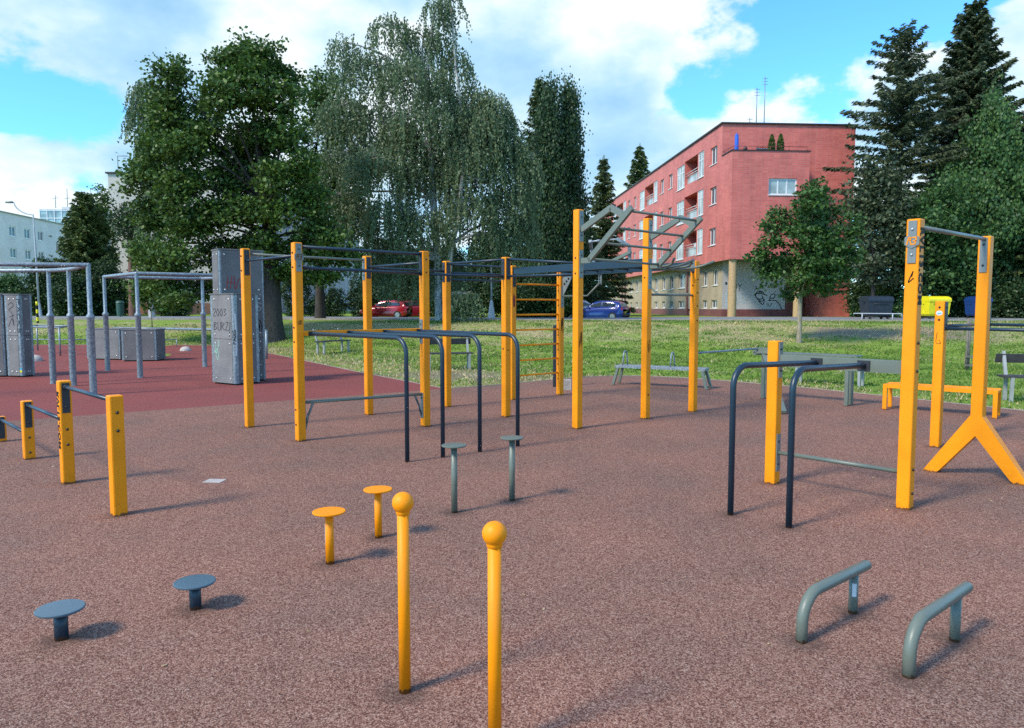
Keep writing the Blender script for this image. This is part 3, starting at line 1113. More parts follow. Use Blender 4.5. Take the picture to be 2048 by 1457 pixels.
# ------------------------------------------------------------------ benches on the rubber floor
sb = empty('sit_up_bench', (2.20, 15.55, 0), math.atan2(-.93, 1.68), 'grey steel sit-up bench with two foot hoops behind the tall rig posts', 'exercise bench')
MB().box((.93, 0, .385), (1.86, .34, .05), bev=.012).build('seat', M['galv'], sb)
for (x, dx) in ((.06, -.10), (1.80, .10)):
    for y in (-.14, .14):
        MB().bar((x, y, .36), (x + dx, y * 1.25, -.01), .06, .05, (1, 0, 0)).build('leg', M['khaki'], sb)
for x in (.16, 1.16):
    pts = [(x, -.15, .40), (x, -.10, .60)] + [tuple(p) for p in arc((x, 0, .60), (0, -1, 0), (0, 0, 1), .10, R(20), R(160), 7)] + [(x, .10, .60), (x, .15, .40)]
    MB().tube(pts, .016, 10).build('hoop', M['galv'], sb)

yb = empty('step_bench', (5.80, 11.66, 0), math.atan2(-.96, 1.17), 'low yellow steel step bench on four flat legs', 'exercise bench')
MB().box((.76, .17, .385), (1.52, .30, .035), bev=.008).build('seat', M['yellow'], yb)
mb = MB()
for x in (0.03, 1.49):
    for y in (0, .34):
        MB().box((x, y, .20), (.06, .04, .42), bev=.006).build('leg', M['yellow'], yb)
for y in (0, .34):
    mb.box((.76, y, .38), (1.40, .04, .06))
mb.build('frame', M['yellow'], yb)

# ------------------------------------------------------------------ ball posts, discs, parallettes
def ball_post(x, y, label):
    o = empty('ball_post', (x, y, 0), 0, label, 'post', 'ball-topped yellow posts')
    MB().tube([(0, 0, -.02), (0, 0, .765)], .0245, 24).build('shaft', M['yellow'], o)
    r = .0445
    prof = [(.0245, -.012), (.029, -.008), (.029, 0.0)] + [(r * math.cos(t), .037 + r * math.sin(t)) for t in np.linspace(R(-48), R(89.5), 18)]
    MB().lathe(prof, (0, 0, .765), 32).build('ball', M['yellow'], o)


ball_post(-.447, 3.02, 'thin yellow post with a ball top, the farther of the pair')
ball_post(-.062, 2.60, 'thin yellow post with a ball top, nearest to the camera')


def disc_stool(name, x, y, hh, r, rs, mat, label, group, rz=0, sticker=False):
    o = empty(name, (x, y, 0), rz, label, 'stepping disc', group)
    MB().tube([(0, 0, -.02), (0, 0, hh - .011)], rs, 20).build('stem', M[mat], o)
    prof = [(0, -.012), (r - .004, -.012), (r, -.008), (r, -.002), (r - .004, .001), (r * .5, .002), (0, .002)]
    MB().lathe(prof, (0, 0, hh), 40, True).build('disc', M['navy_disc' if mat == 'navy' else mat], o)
    if sticker:
        mb = MB()
        a = [R(178), R(196), R(214)]
        vs = [((rs + .001) * math.cos(t), (rs + .001) * math.sin(t), z) for z in (hh - .20, hh - .08) for t in a]
        mb.add(vs, [[0, 1, 4, 3], [1, 2, 5, 4]])
        mb.build('sticker', M['white_mark'], o)


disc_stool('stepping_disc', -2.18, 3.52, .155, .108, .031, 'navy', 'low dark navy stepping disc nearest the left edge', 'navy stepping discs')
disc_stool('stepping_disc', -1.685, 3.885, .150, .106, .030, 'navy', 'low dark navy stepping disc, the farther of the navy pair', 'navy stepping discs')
disc_stool('stepping_disc', -1.14, 4.59, .335, .102, .0265, 'yellow', 'knee-high yellow stepping disc with a white sticker on its stem', 'yellow stepping discs', sticker=True)
disc_stool('stepping_disc', -.93, 5.12, .345, .099, .0255, 'yellow', 'knee-high yellow stepping disc behind the ball-topped post', 'yellow stepping discs')
disc_stool('stepping_disc', -.45, 5.76, .535, .098, .0245, 'khaki', 'tall grey-green stepping disc, the nearer of its pair', 'grey-green stepping discs')
disc_stool('stepping_disc', .0, 6.13, .530, .097, .0245, 'khaki', 'tall grey-green stepping disc in front of the outermost dip bar', 'grey-green stepping discs')


def parallette(x0, y0, x1, y1, hh, label, sticker):
    a = math.atan2(y1 - y0, x1 - x0)
    ln = math.hypot(x1 - x0, y1 - y0)
    o = empty('parallette', (x0, y0, 0), a, label, 'parallette', 'grey-green parallettes')
    r = .0275
    pts = bent((0, 0, -.02), (0.0, 0, hh), (ln + .14, 0, hh), .14, 11)
    mb = MB().tube(pts, r, 20)
    mb.lathe([(r, 0), (r * .8, .006), (0, .008)], (0, 0, 0), 2)
    mb = MB().tube(pts + [Vector((ln + .147, 0, hh)), Vector((ln + .151, 0, hh))], [r] * len(pts) + [r * .88, r * .5], 20)
    mb.build('handrail', M['khaki'], o)
    MB().tube([(ln, 0, -.02), (ln, 0, hh - .015)], .0235, 18).build('leg', M['khaki'], o)
    if sticker:
        mb = MB()
        vs = [(ln + .0245 * math.cos(t), .0245 * math.sin(t), z) for z in (hh - .13, hh - .06) for t in (R(190), R(215), R(240))]
        mb.add(vs, [[0, 1, 4, 3], [1, 2, 5, 4]])
        mb.build('sticker', M['white_mark'], o)


parallette(1.39, 3.49, 1.79, 3.83, .225, 'grey-green bent-tube parallette with a white sticker on its leg', True)
parallette(1.725, 3.15, 2.13, 3.50, .230, 'grey-green bent-tube parallette with worn top, nearest the camera', False)

mb = MB()
mb.add([(-.085, -.06, 0), (.08, -.075, 0), (.095, .06, 0), (-.07, .075, 0), (-.085, -.06, .005), (.08, -.075, .005), (.095, .06, .005), (-.07, .075, .005)],
       [[4, 5, 6, 7], [0, 1, 5, 4], [1, 2, 6, 5], [2, 3, 7, 6], [3, 0, 4, 7]])
tag(mb.build('ground_plate', M['tile_dome']), 'pale square plate let into the speckled rubber floor', 'plate').location = (-2.75, 6.82, 0)

# ------------------------------------------------------------------ parkour pipes and blocks
def pipe_frame(name, corners, beams, zt, label, group='galvanised pipe frames', r0=.062, r1=.041, zc=1.44, org=None):
    c0 = org or (corners[0][0], corners[0][1], 0)
    o = empty(name, c0, 0, label, 'pipe frame', group)
    for (x, y) in corners:
        x, y = x - c0[0], y - c0[1]
        mb = MB()
        mb.lathe([(r0, -.02), (r0, zc - .05), (r0 + .012, zc - .03), (r0 + .012, zc), (r1, zc + .05), (r1, zt)], (x, y, 0), 20)
        mb.build('post', M['galv'], o)
    for (a, b) in beams:
        A, B = corners[a], corners[b]
        pa = Vector((A[0] - c0[0], A[1] - c0[1], zt))
        pb = Vector((B[0] - c0[0], B[1] - c0[1], zt))
        d = (pb - pa).normalized()
        MB().tube([pa - d * r1, pa, pb, pb + d * r1], [r1 * .6, r1, r1, r1 * .6], 14).build('rail', M['galv'], o)
    return o


pipe_frame('parkour_bars', [(-7.67, 13.67), (-8.96, 15.25), (-9.62, 15.66), (-12.6, 15.9), (-11.2, 12.75)], [(0, 1), (1, 2), (2, 3), (0, 4)], 2.36,
           'tall galvanised pipe frame at the left edge with three thick-footed posts in view')
pipe_frame('parkour_bars', [(-8.46, 17.0), (-10.21, 18.88), (-8.28, 20.16), (-6.60, 18.35)], [(0, 1), (1, 2), (2, 3), (3, 0)], 2.36,
           'tall square galvanised pipe frame behind the grey graffiti block')


def low_rail(name, corners, beams, zt, label, r=.03):
    c0 = (corners[0][0], corners[0][1], 0)
    o = empty(name, c0, 0, label, 'pipe rail', 'low galvanised rails')
    for (x, y) in corners:
        MB().tube([(x - c0[0], y - c0[1], -.02), (x - c0[0], y - c0[1], zt)], r * .9, 12).build('post', M['galv'], o)
    for a, b in beams:
        A, B = corners[a], corners[b]
        MB().tube([(A[0] - c0[0], A[1] - c0[1], zt), (B[0] - c0[0], B[1] - c0[1], zt)], r, 12).build('rail', M['galv'], o)


low_rail('pipe_rail', [(-14.94, 24.76), (-16.67, 25.83), (-17.6, 27.8), (-15.9, 27.0)], [(0, 1), (1, 2), (2, 3), (3, 0)], .93,
         'waist-high square of thin pipe rails behind the left pipe frame')
low_rail('pipe_rail', [(-19.6, 30.3), (-17.0, 30.3), (-13.6, 30.4)], [(0, 1), (1, 2)], .30, 'ankle-high single pipe rail at the back edge of the red floor', .022)
low_rail('pipe_rail', [(-11.77, 25.29), (-7.6, 23.2)], [(0, 1)], .88, 'single thick pipe rail on two posts beside the low grey boxes', .042)
o_ = [o for o in bpy.data.objects if o.get('label', '').startswith('single thick')][0]
MB().tube([(-1.9, .5, .88), (0, 0, .88)], .042, 12).build('rail', M['galv'], o_)


def block(name, x, y, rz, w, d, hh, tiers, label, mats=('panel', 'panel_light'), corner=.05, group='grey parkour blocks', cap=True):
    """parkour block: bolted grit panels between galvanised corner profiles. local x = width, front face at y = 0"""
    o = empty(name, (x, y, 0), rz, label, 'parkour block', group)
    z0 = .03
    hs = (hh - z0) / tiers
    for i in range(tiers):
        za, zb = z0 + i * hs + .004, z0 + (i + 1) * hs - .004
        for (c, dm, n, mt) in (((w / 2, .012, 0), (w - 2 * corner, .024, 0), (0, -1), mats[1]), ((w / 2, d - .012, 0), (w - 2 * corner, .024, 0), (0, 1), mats[0]),
                               ((.012, d / 2, 0), (.024, d - 2 * corner, 0), (-1, 0), mats[1]), ((w - .012, d / 2, 0), (.024, d - 2 * corner, 0), (1, 0), mats[0])):
            mb = MB()
            mb.box((c[0], c[1], (za + zb) / 2), (dm[0], dm[1], zb - za))
            mb.mat(1)
            nv = Vector((n[0], n[1], 0))
            tv = Vector((-n[1], n[0], 0))
            span = (w if n[0] == 0 else d) / 2 - corner - .07
            for su in (-1, 1):
                for zz in (za + .09, zb - .09):
                    p = Vector((c[0], c[1], zz)) + nv * .012 + tv * su * span
                    mb.tube([p, p + nv * .006, p + nv * .010], [.020, .019, .009], 10)
            mb.build('panel', [M[mt], M['bolt_light']], o)
    for (cx, cy) in ((0, 0), (w, 0), (w, d), (0, d)):
        sx, sy = (1 if cx == 0 else -1), (1 if cy == 0 else -1)
        mb = MB()
        mb.prism([(0.006 * sx, corner * sy), (0.006 * sx, .022 * sy), (.022 * sx, 0.006 * sy), (corner * sx, 0.006 * sy), (corner * sx, corner * sy)][::(1 if sx * sy > 0 else -1)],
                 (cx, cy, z0), XA, YA, hh - z0)
        mb.build('corner_profile', M['galv'], o)
    if cap:
        MB().box((w / 2, d / 2, hh + .012), (w + .02, d + .02, .024), bev=.008).build('lid', M['panel'], o)
    MB().box((w / 2, d / 2, z0 / 2), (w - .10, d - .10, z0)).build('foot', M['black'], o)
    return o


def strokes(parent, o, ax, ay, lines, scale, lw, mat, name='graffiti', off=(0, 0)):
    mb = MB()
    for ln in lines:
        p = [((a + off[0]) * scale, (b + off[1]) * scale) for a, b in ln]
        mb.ribbon(bez(p, 4) if len(p) > 2 else p, o, ax, ay, lw, .003)
    return mb.build(name, mat, parent)


GL = {  # hand-drawn capitals on a 1 x 1.4 cell
    '2': [[(0, 1.2), (.4, 1.45), (.8, 1.1), (.1, 0.05), (.9, 0)]], '0': [[(.4, 1.4), (0, .7), (.4, 0), (.8, .7), (.45, 1.4)]],
    '3': [[(0, 1.35), (.7, 1.3), (.3, .8), (.8, .4), (0, 0)]], 'B': [[(0, 0), (0, 1.4)], [(0, 1.4), (.7, 1.2), (0, .75), (.8, .35), (0, 0)]],
    'U': [[(0, 1.4), (.1, .1), (.7, .1), (.75, 1.4)]], 'R': [[(0, 0), (0, 1.4)], [(0, 1.4), (.75, 1.1), (0, .7)], [(.1, .7), (.8, 0)]],
    'Z': [[(0, 1.4), (.8, 1.4)], [(.8, 1.4), (0, 0)], [(0, 0), (.9, 0)]], 'Y': [[(0, 1.4), (.4, .7), (.8, 1.4)], [(.6, 1.0), (.2, -.3)]],
    'S': [[(.8, 1.25), (.3, 1.4), (.05, 1.0), (.7, .5), (.4, 0), (0, .15)]], 'L': [[(0, 1.4), (.05, 0), (.8, .05)]],
    'P': [[(0, 0), (0, 1.4)], [(0, 1.4), (.8, 1.1), (0, .7)]], 'A': [[(0, 0), (.4, 1.4)], [(.4, 1.4), (.8, 0)], [(.15, .5), (.7, .5)]],
    'C': [[(.8, 1.2), (.3, 1.4), (0, .7), (.3, 0), (.8, .2)]], 'K': [[(0, 0), (0, 1.4)], [(.8, 1.4), (0, .7)], [(.1, .75), (.8, 0)]],
    'H': [[(0, 0), (0, 1.4)], [(.8, 0), (.8, 1.4)], [(0, .7), (.8, .7)]], 'E': [[(.8, 1.4), (0, 1.4)], [(0, 1.4), (0, 0)], [(0, 0), (.8, 0)], [(0, .75), (.6, .75)]],
    'N': [[(0, 0), (0, 1.4)], [(0, 1.4), (.8, 0)], [(.8, 0), (.8, 1.4)]], 'D': [[(0, 0), (0, 1.4)], [(0, 1.4), (.8, 1.0), (.75, .3), (0, 0)]], 'O': [[(.4, 1.4), (0, .7), (.4, 0), (.8, .7), (.45, 1.4)]],
}


def hand(word, step=1.1):
    out = []
    for i, ch in enumerate(word):
        out += [[(a + i * step, b) for a, b in ln] for ln in GL[ch]]
    return out


NEG = (0, -1, 0)
# short graffiti block in front, left panel facing the camera
ba = block('parkour_block', -6.33, 15.74, math.atan2(-.45, .68), .80, .62, 1.86, 2, 'shorter grey parkour block with black pen graffiti and a white paint run', corner=.09)
strokes(ba, (.12, -.001, 1.42), XA, ZA, hand('2003'), .105, .009, M['black'])
strokes(ba, (.14, -.001, 1.13), XA, ZA, hand('BURZ'), .115, .009, M['black'])
strokes(ba, (.64, -.001, 1.00), XA, ZA, [[(0, 0), (.3, 2.6)]], .115, .013, M['black'])
strokes(ba, (.10, -.001, .62), XA, ZA, [[(0, 1.4), (.5, .2), (.6, 2.0), (.7, .1), (1.4, 1.8)], [(.1, .3), (1.3, 1.2), (1.2, 2.2)], [(.5, 0), (1, -.8), (1.3, .5)]], .14, .012, M['mint_mark'])
strokes(ba, (.80, .0, .80), (.0, 1, 0), ZA, [], .1, .01, M['white_mark']) if False else None
mb = MB()
mb.ribbon([(.035, .62), (.045, 1.05), (.03, 1.45)], (.80, 0, 0), (0, 1, 0), ZA, .03, .003)
mb.build('paint_run', M['white_mark'], ba)
strokes(ba, (.803, .035, .85), (0, 0, 1), NEG, hand('PACKS'), .055, .012, M['black'])
# tall block behind it
bt = block('parkour_block', -6.13, 15.78, math.atan2(.55, .72), .95, .5, 2.80, 3, 'tallest grey parkour block with red scrawl and ringed eye graffiti', mats=('panel', 'panel'), corner=.05)
strokes(bt, (.16, -.001, 1.98), XA, ZA, [[(0, 0), (.1, 1.5)], [(.4, .1), (.6, 1.6)], [(0, .9), (1.0, .8)], [(.9, 1.6), (1.0, 0), (1.5, 1.4)], [(1.6, .2), (1.9, 1.3), (2.3, .3), (2.2, 1.3)]], .17, .016, M['red_mark'])
ring = [[(math.cos(t) * r, math.sin(t) * r) for t in np.linspace(0, 6.3, 16)] for r in (1.0, .93)]
strokes(bt, (.66, -.001, 1.18), XA, ZA, ring, .16, .030, M['black'])
strokes(bt, (.66, -.001, 1.18), XA, ZA, [[(math.cos(t) * 1.35, math.sin(t) * 1.35) for t in np.linspace(-.6, 1.4, 8)], [(-.1, -.2), (.1, .2), (.15, -.1)]], .16, .014, M['black'])
for (cx, cz, r) in ((.58, 1.48, .035), (.70, 1.50, .025), (.62, .92, .035), (.72, .96, .025), (.30, 1.46, .04), (.34, 1.1, .03)):
    strokes(bt, (cx, -.001, cz), XA, ZA, [[(math.cos(t), math.sin(t)) for t in np.linspace(0, 6.3, 10)]], r, .012, M['black'])
strokes(bt, (.58, -.001, .62), XA, ZA, hand('SBY'), .085, .009, M['white_mark'])
strokes(bt, (.60, -.001, .36), XA, ZA, hand('YSL'), .085, .009, M['white_mark'])
strokes(bt, (.78, -.001, 1.55), XA, ZA, [[(.9, 1.3), (.2, 1.4), (.3, .6), (.9, .3), (.4, -.3)], [(-1.5, 0), (-1.5, -1.4), (-.6, -1.3)]], .10, .009, M['white_mark'])
# block at the left edge of the frame
bl_ = block('parkour_block', -11.64, 17.22, math.atan2(-.10, .42), .44, .36, 1.88, 2, 'narrow grey parkour block at the left edge with black letters down its corner', corner=.085)
mb = MB()
for ln in hand('PACKS'):
    p = [(a * .15, b * .055) for a, b in ln]
    mb.ribbon(bez(p, 4) if len(p) > 2 else p, (.362, .0065, 1.78), (0, 0, -1), XA, .012, .003)
mb.build('graffiti', M['black'], bl_)
strokes(bl_, (.12, -.001, 1.16), XA, ZA, [[(0, 0), (.8, 1.5), (1.2, .2), (.9, 2.5), (.2, 3.2), (1.2, 3.8)], [(.1, 4.1), (.9, 4.6), (1.3, 3.9)], [(.2, 1.8), (1.4, 2.2)]], .12, .010, M['plate_dark'])
mb = MB()
mb.prism([(-.03, -.05), (.03, -.05), (.03, .05), (-.03, .05)], (.395, .0045, .16), XA, ZA, .002)
mb.mat(1)
mb.prism([(-.03, -.05), (.03, -.05), (.03, 0), (-.03, 0)], (.395, .002, .16), XA, ZA, .002)
mb.build('sticker', [M['cyan_mark'], M['yellow_plastic']], bl_)
bw_ = block('parkour_block', -12.55, 17.10, math.atan2(.12, .9), .90, .5, 1.90, 2, 'dark grey parkour block with a red letter, cut off by the left edge', mats=('panel', 'panel'), corner=.04)
strokes(bw_, (.70, -.001, 1.38), XA, ZA, hand('B'), .13, .014, M['red_mark'])
# low boxes
block('parkour_block', -11.55, 22.15, math.atan2(.15, 1), .98, .9, .93, 1, 'waist-high grey box with four bolts, front one of the low boxes', mats=('panel', 'panel'), corner=.06)
block('parkour_block', -13.05, 22.95, math.atan2(-.15, 1), 1.15, .9, .93, 1, 'waist-high grey box partly behind the front low box', mats=('panel', 'panel_light'), corner=.06)


def dome(x, y, r, label):
    mb = MB()
    prof = [(r * math.cos(t), r * .82 * math.sin(t)) for t in np.linspace(0, R(89.5), 10)]
    mb.lathe(prof, (0, 0, 0), 28)
    ob = tag(mb.build('dome', M['tile_dome']), label, 'dome', 'pale half-sphere domes')
    ob.location = (x, y, 0)


dome(-14.25, 22.35, .225, 'pale concrete half-sphere on the red floor by the left pipe frame')
dome(-12.03, 27.6, .20, 'small pale concrete half-sphere near the back edge of the red floor')


# dry leaves and grit blown over the rubber floor
rl = np.random.RandomState(321)
nl = 260
Xl, Yl = -6 + 14 * rl.rand(nl), 3.2 + 12 * rl.rand(nl)
kl = (Xl > -.9 * Yl) & (Yl < 14.4 - .35 * np.abs(Xl - 2)) & (Xl < 7)
Xl, Yl = Xl[kl], Yl[kl]
nl = len(Xl)
Pl = np.stack([Xl, Yl, np.full(nl, .006)], 1)
al = rl.rand(nl) * 6.283
sl_ = .006 + .014 * rl.rand(nl) ** 2
Al = np.stack([np.cos(al) * sl_, np.sin(al) * sl_, rl.rand(nl) * .004], 1)
Bl = np.stack([-np.sin(al) * sl_ * .5, np.cos(al) * sl_ * .5, rl.rand(nl) * .003], 1)
vl = np.stack([Pl - Al, Pl + Bl, Pl + Al, Pl - Bl], 1)
tag(np_mesh('leaf_litter', vl.reshape(-1, 3), np.arange(nl * 4).reshape(nl, 4), M['straw_blade']), 'tiny dry leaves scattered over the speckled rubber floor', 'leaf litter', kind='stuff')

# ------------------------------------------------------------------ park benches
def park_bench(x, y, rz, w, label, back=True):
    o = empty('park_bench', (x, y, t1(x, y) - .045), rz, label, 'bench', 'park benches on the grass')
    mb = MB()
    for i in range(3):
        mb.box((0, -.12 + i * .13, .44), (w, .11, .035))
    mb.build('seat', M['wood_dark'], o)
    if back:
        MB().bar((-w / 2, .30, .74), (w / 2, .30, .74), .03, .16, (0, -.3, 1)).build('backrest', M['wood_dark'], o)
    for sx in (-1, 1):
        mb = MB()
        mb.bar((sx * w * .42, -.14, -.02), (sx * w * .42, -.16, .43), .05, .06, (0, 1, 0))
        mb.build('leg', M['bench_leg'], o)
        mb = MB()
        mb.bar((sx * w * .42, .16, -.02), (sx * w * .42, .14, .43), .05, .06, (0, 1, 0))
        if back:
            mb.bar((sx * w * .42, .15, .42), (sx * w * .42, .32, .86), .05, .05, (0, 1, 0))
        mb.build('leg', M['bench_leg'], o)


park_bench(-6.30, 26.4, R(62), 1.5, 'small dark-slatted park bench seen end-on beyond the red floor')
park_bench(-1.66, 19.7, R(12), 1.25, 'dark-slatted park bench with grey legs behind the rig')
park_bench(9.35, 12.9, R(-15), 1.6, 'dark-slatted park bench cut by the right edge')
park_bench(6.75, 15.9, R(-38), 1.5, 'dark backless park bench behind the exercise table', False)

# ------------------------------------------------------------------ staked tree guard
sg = empty('tree_stakes', (12.1, 19.7, t1(12.1, 19.7) - .045), R(10), 'three weathered wooden tree stakes tied with low crossbars', 'tree stakes')
for (x, y) in ((-.24, -.1), (.06, .18), (.22, -.16)):
    MB().tube([(x, y, -.05), (x * .98, y, 1.35)], [.035, .03], 10).build('stake', M['stake'], sg)
for z in (.13, .36):
    mb = MB()
    mb.bar((-.30, -.14, z), (.30, -.20, z), .03, .05)
    mb.bar((-.27, -.08, z + .05), (.08, .22, z + .05), .03, .05)
    mb.build('crossbar', M['stake'], sg)


# ------------------------------------------------------------------ vegetation
def leaf_quads(name, P, A, Bv, mat, parent):
    """diamond leaves: centres P, half-length vectors A, half-width vectors Bv"""
    n = len(P)
    v = np.empty((n, 4, 3))
    v[:, 0] = P - A
    v[:, 1] = P + Bv - A * .1
    v[:, 2] = P + A
    v[:, 3] = P - Bv - A * .1
    f = np.arange(n * 4).reshape(n, 4)
    return np_mesh(name, v.reshape(-1, 3), f, mat, parent)


def unit(v):
    return v / np.maximum(1e-9, np.linalg.norm(v, axis=-1, keepdims=True))


def rand_dirs(n, r):
    return unit(r.normal(size=(n, 3)))


def limb(mb, a, b, r0, r1, r, sag=.12, n=5, sides=6):
    a, b = np.array(a, float), np.array(b, float)
    ln = np.linalg.norm(b - a)
    mid = (a + b) / 2 + r.normal(size=3) * ln * .06 + np.array([0, 0, ln * sag])
    pts = []
    for i in range(n):
        t = i / (n - 1)
        pts.append((1 - t) ** 2 * a + 2 * t * (1 - t) * mid + t * t * b)
    mb.tube([tuple(p) for p in pts], [r0 + (r1 - r0) * i / (n - 1) for i in range(n)], sides, False)
    return pts


def broadleaf(name, x, y, blobs, trunk_h, tr, label, leafmat, barkmat='bark', group='trees behind the sports ground', cat='tree', density=14, leaf=.09,
              per=34, clump=.34, seed=1, lean=(0, 0), flat=.55, z0=None, upright=0.0, shell=.62, twigs=True):
    r = np.random.RandomState(seed)
    zb = (t1(x, y) - .06) if z0 is None else z0
    o = empty(name, (x, y, zb), 0, label, cat, group)
    mb = MB()
    top = np.array([lean[0], lean[1], trunk_h])
    if tr > 0:
        pts = [(0, 0, -.1), (lean[0] * .1, lean[1] * .1, trunk_h * .15), (lean[0] * .5, lean[1] * .5, trunk_h * .6), tuple(top)]
        mb.tube(pts, [tr * 1.35, tr * 1.02, tr * .85, tr * .6], 12, False)
    C = []
    for (bx, by, bz, rx, ry, rz) in blobs:
        area = (rx * ry + ry * rz + rx * rz) / 3 * 4 * math.pi
        n = max(6, int(area * density / 4))
        d = rand_dirs(n, r)
        rad = shell + (1.06 - shell) * r.rand(n) ** .7
        # lumpy outline
        lump = 1 + .20 * np.sin(d[:, 0] * 5 + seed) * np.sin(d[:, 1] * 4 + bx) + .14 * np.sin(d[:, 2] * 7 + by + bz)
        c = d * (rad * lump)[:, None] * np.array([rx, ry, rz]) + np.array([bx, by, bz])
        C.append(c)
        if tr > 0:
            st_ = np.array([lean[0] * .6, lean[1] * .6, min(trunk_h * .95, max(trunk_h * .4, bz - rz * .8))])
            limb(mb, st_, (bx, by, bz), tr * (.42 if len(blobs) < 15 else .20), tr * (.14 if len(blobs) < 15 else .06), r)
            if twigs:
                for k in r.choice(n, min(n, 10 if len(blobs) < 15 else 4), False):
                    limb(mb, (bx, by, bz), c[k], tr * .13, .012, r, .04, 4, 5)
    C = np.concatenate(C)
    if tr > 0:
        mb.build('trunk', M[barkmat], o)
    n = len(C)
    ci = np.repeat(np.arange(n), per)
    off = r.normal(size=(n * per, 3)) * clump * np.array([1, 1, flat]) * (.7 + .6 * r.rand(n)[ci])[:, None]
    P = C[ci] + off
    nrm = unit(rand_dirs(len(P), r) + np.array([0, 0, .8 - upright]))
    a = unit(np.cross(nrm, rand_dirs(len(P), r)))
    if upright:
        a = unit(a * (1 - upright) + np.array([0, 0, upright * 1.6]))
    b = unit(np.cross(nrm, a))
    s = leaf * (.6 + .8 * r.rand(len(P)))[:, None]
    leaf_quads('crown', P, a * s, b * s * .72, M[leafmat], o)
    return o


def birch(name, x, y, boughs, trunks, label, seed=1, group='trees behind the sports ground', leaf=.055, z0=None, strands=1.0, drop=(1.0, 3.2)):
    """weeping birch: white stems, curtains of hanging twigs. boughs = (x, y, z, rx, ry, rz, n)"""
    r = np.random.RandomState(seed)
    zb = (t1(x, y) - .06) if z0 is None else z0
    o = empty(name, (x, y, zb), 0, label, 'tree', group)
    mb = MB()
    for path, r0 in trunks:
        n = len(path)
        mb.tube(path, [r0 * (1 - .8 * i / (n - 1)) for i in range(n)], 10, False)
    allp = [np.array(p) for path, _ in trunks for p in path]
    P, D = [], []
    twig = MB()
    for (bx, by, bz, rx, ry, rz, n) in boughs:
        n = int(n * strands)
        src = min(allp, key=lambda q: np.linalg.norm((q - np.array([bx, by, bz - rz * .3])) * np.array([1, 1, .6])) + max(0, q[2] - bz) * 3)
        limb(mb, src, (bx, by, bz + rz * .3), .09, .03, r, .15)
        d = rand_dirs(n, r)
        d[:, 2] = np.abs(d[:, 2]) * .9 - .15
        s0 = d * (.45 + .6 * r.rand(n) ** .6)[:, None] * np.array([rx, ry, rz]) + np.array([bx, by, bz])
        for k in r.choice(n, min(n, 14), False):
            limb(mb, (bx, by, bz + rz * .2), s0[k], .028, .008, r, .12, 4, 4)
        ln = drop[0] + (drop[1] - drop[0]) * r.rand(n) ** 1.5
        out = unit(d * np.array([1, 1, 0]) + 1e-6)
        for k in range(n):
            m = int(ln[k] / .055)
            t = np.linspace(0, 1, m)
            sway = r.normal(size=2) * .18
            p = s0[k] + np.outer(t * ln[k], [0, 0, -1]) + np.outer(np.sqrt(t) * .35 * min(1, ln[k]), out[k])
            p[:, 0] += sway[0] * t
            p[:, 1] += sway[1] * t
            P.append(p + r.normal(size=(m, 3)) * .04)
    P = np.concatenate(P)
    mb.build('trunk', M['bark_birch'], o)
    n = len(P)
    a = unit(np.array([0, 0, -1.0]) + r.normal(size=(n, 3)) * .55)
    b = unit(np.cross(a, rand_dirs(n, r)))
    s = leaf * (.6 + .8 * r.rand(n))[:, None]
    leaf_quads('crown', P, a * s * 1.15, b * s * .62, M['leaf_birch'], o)
    return o


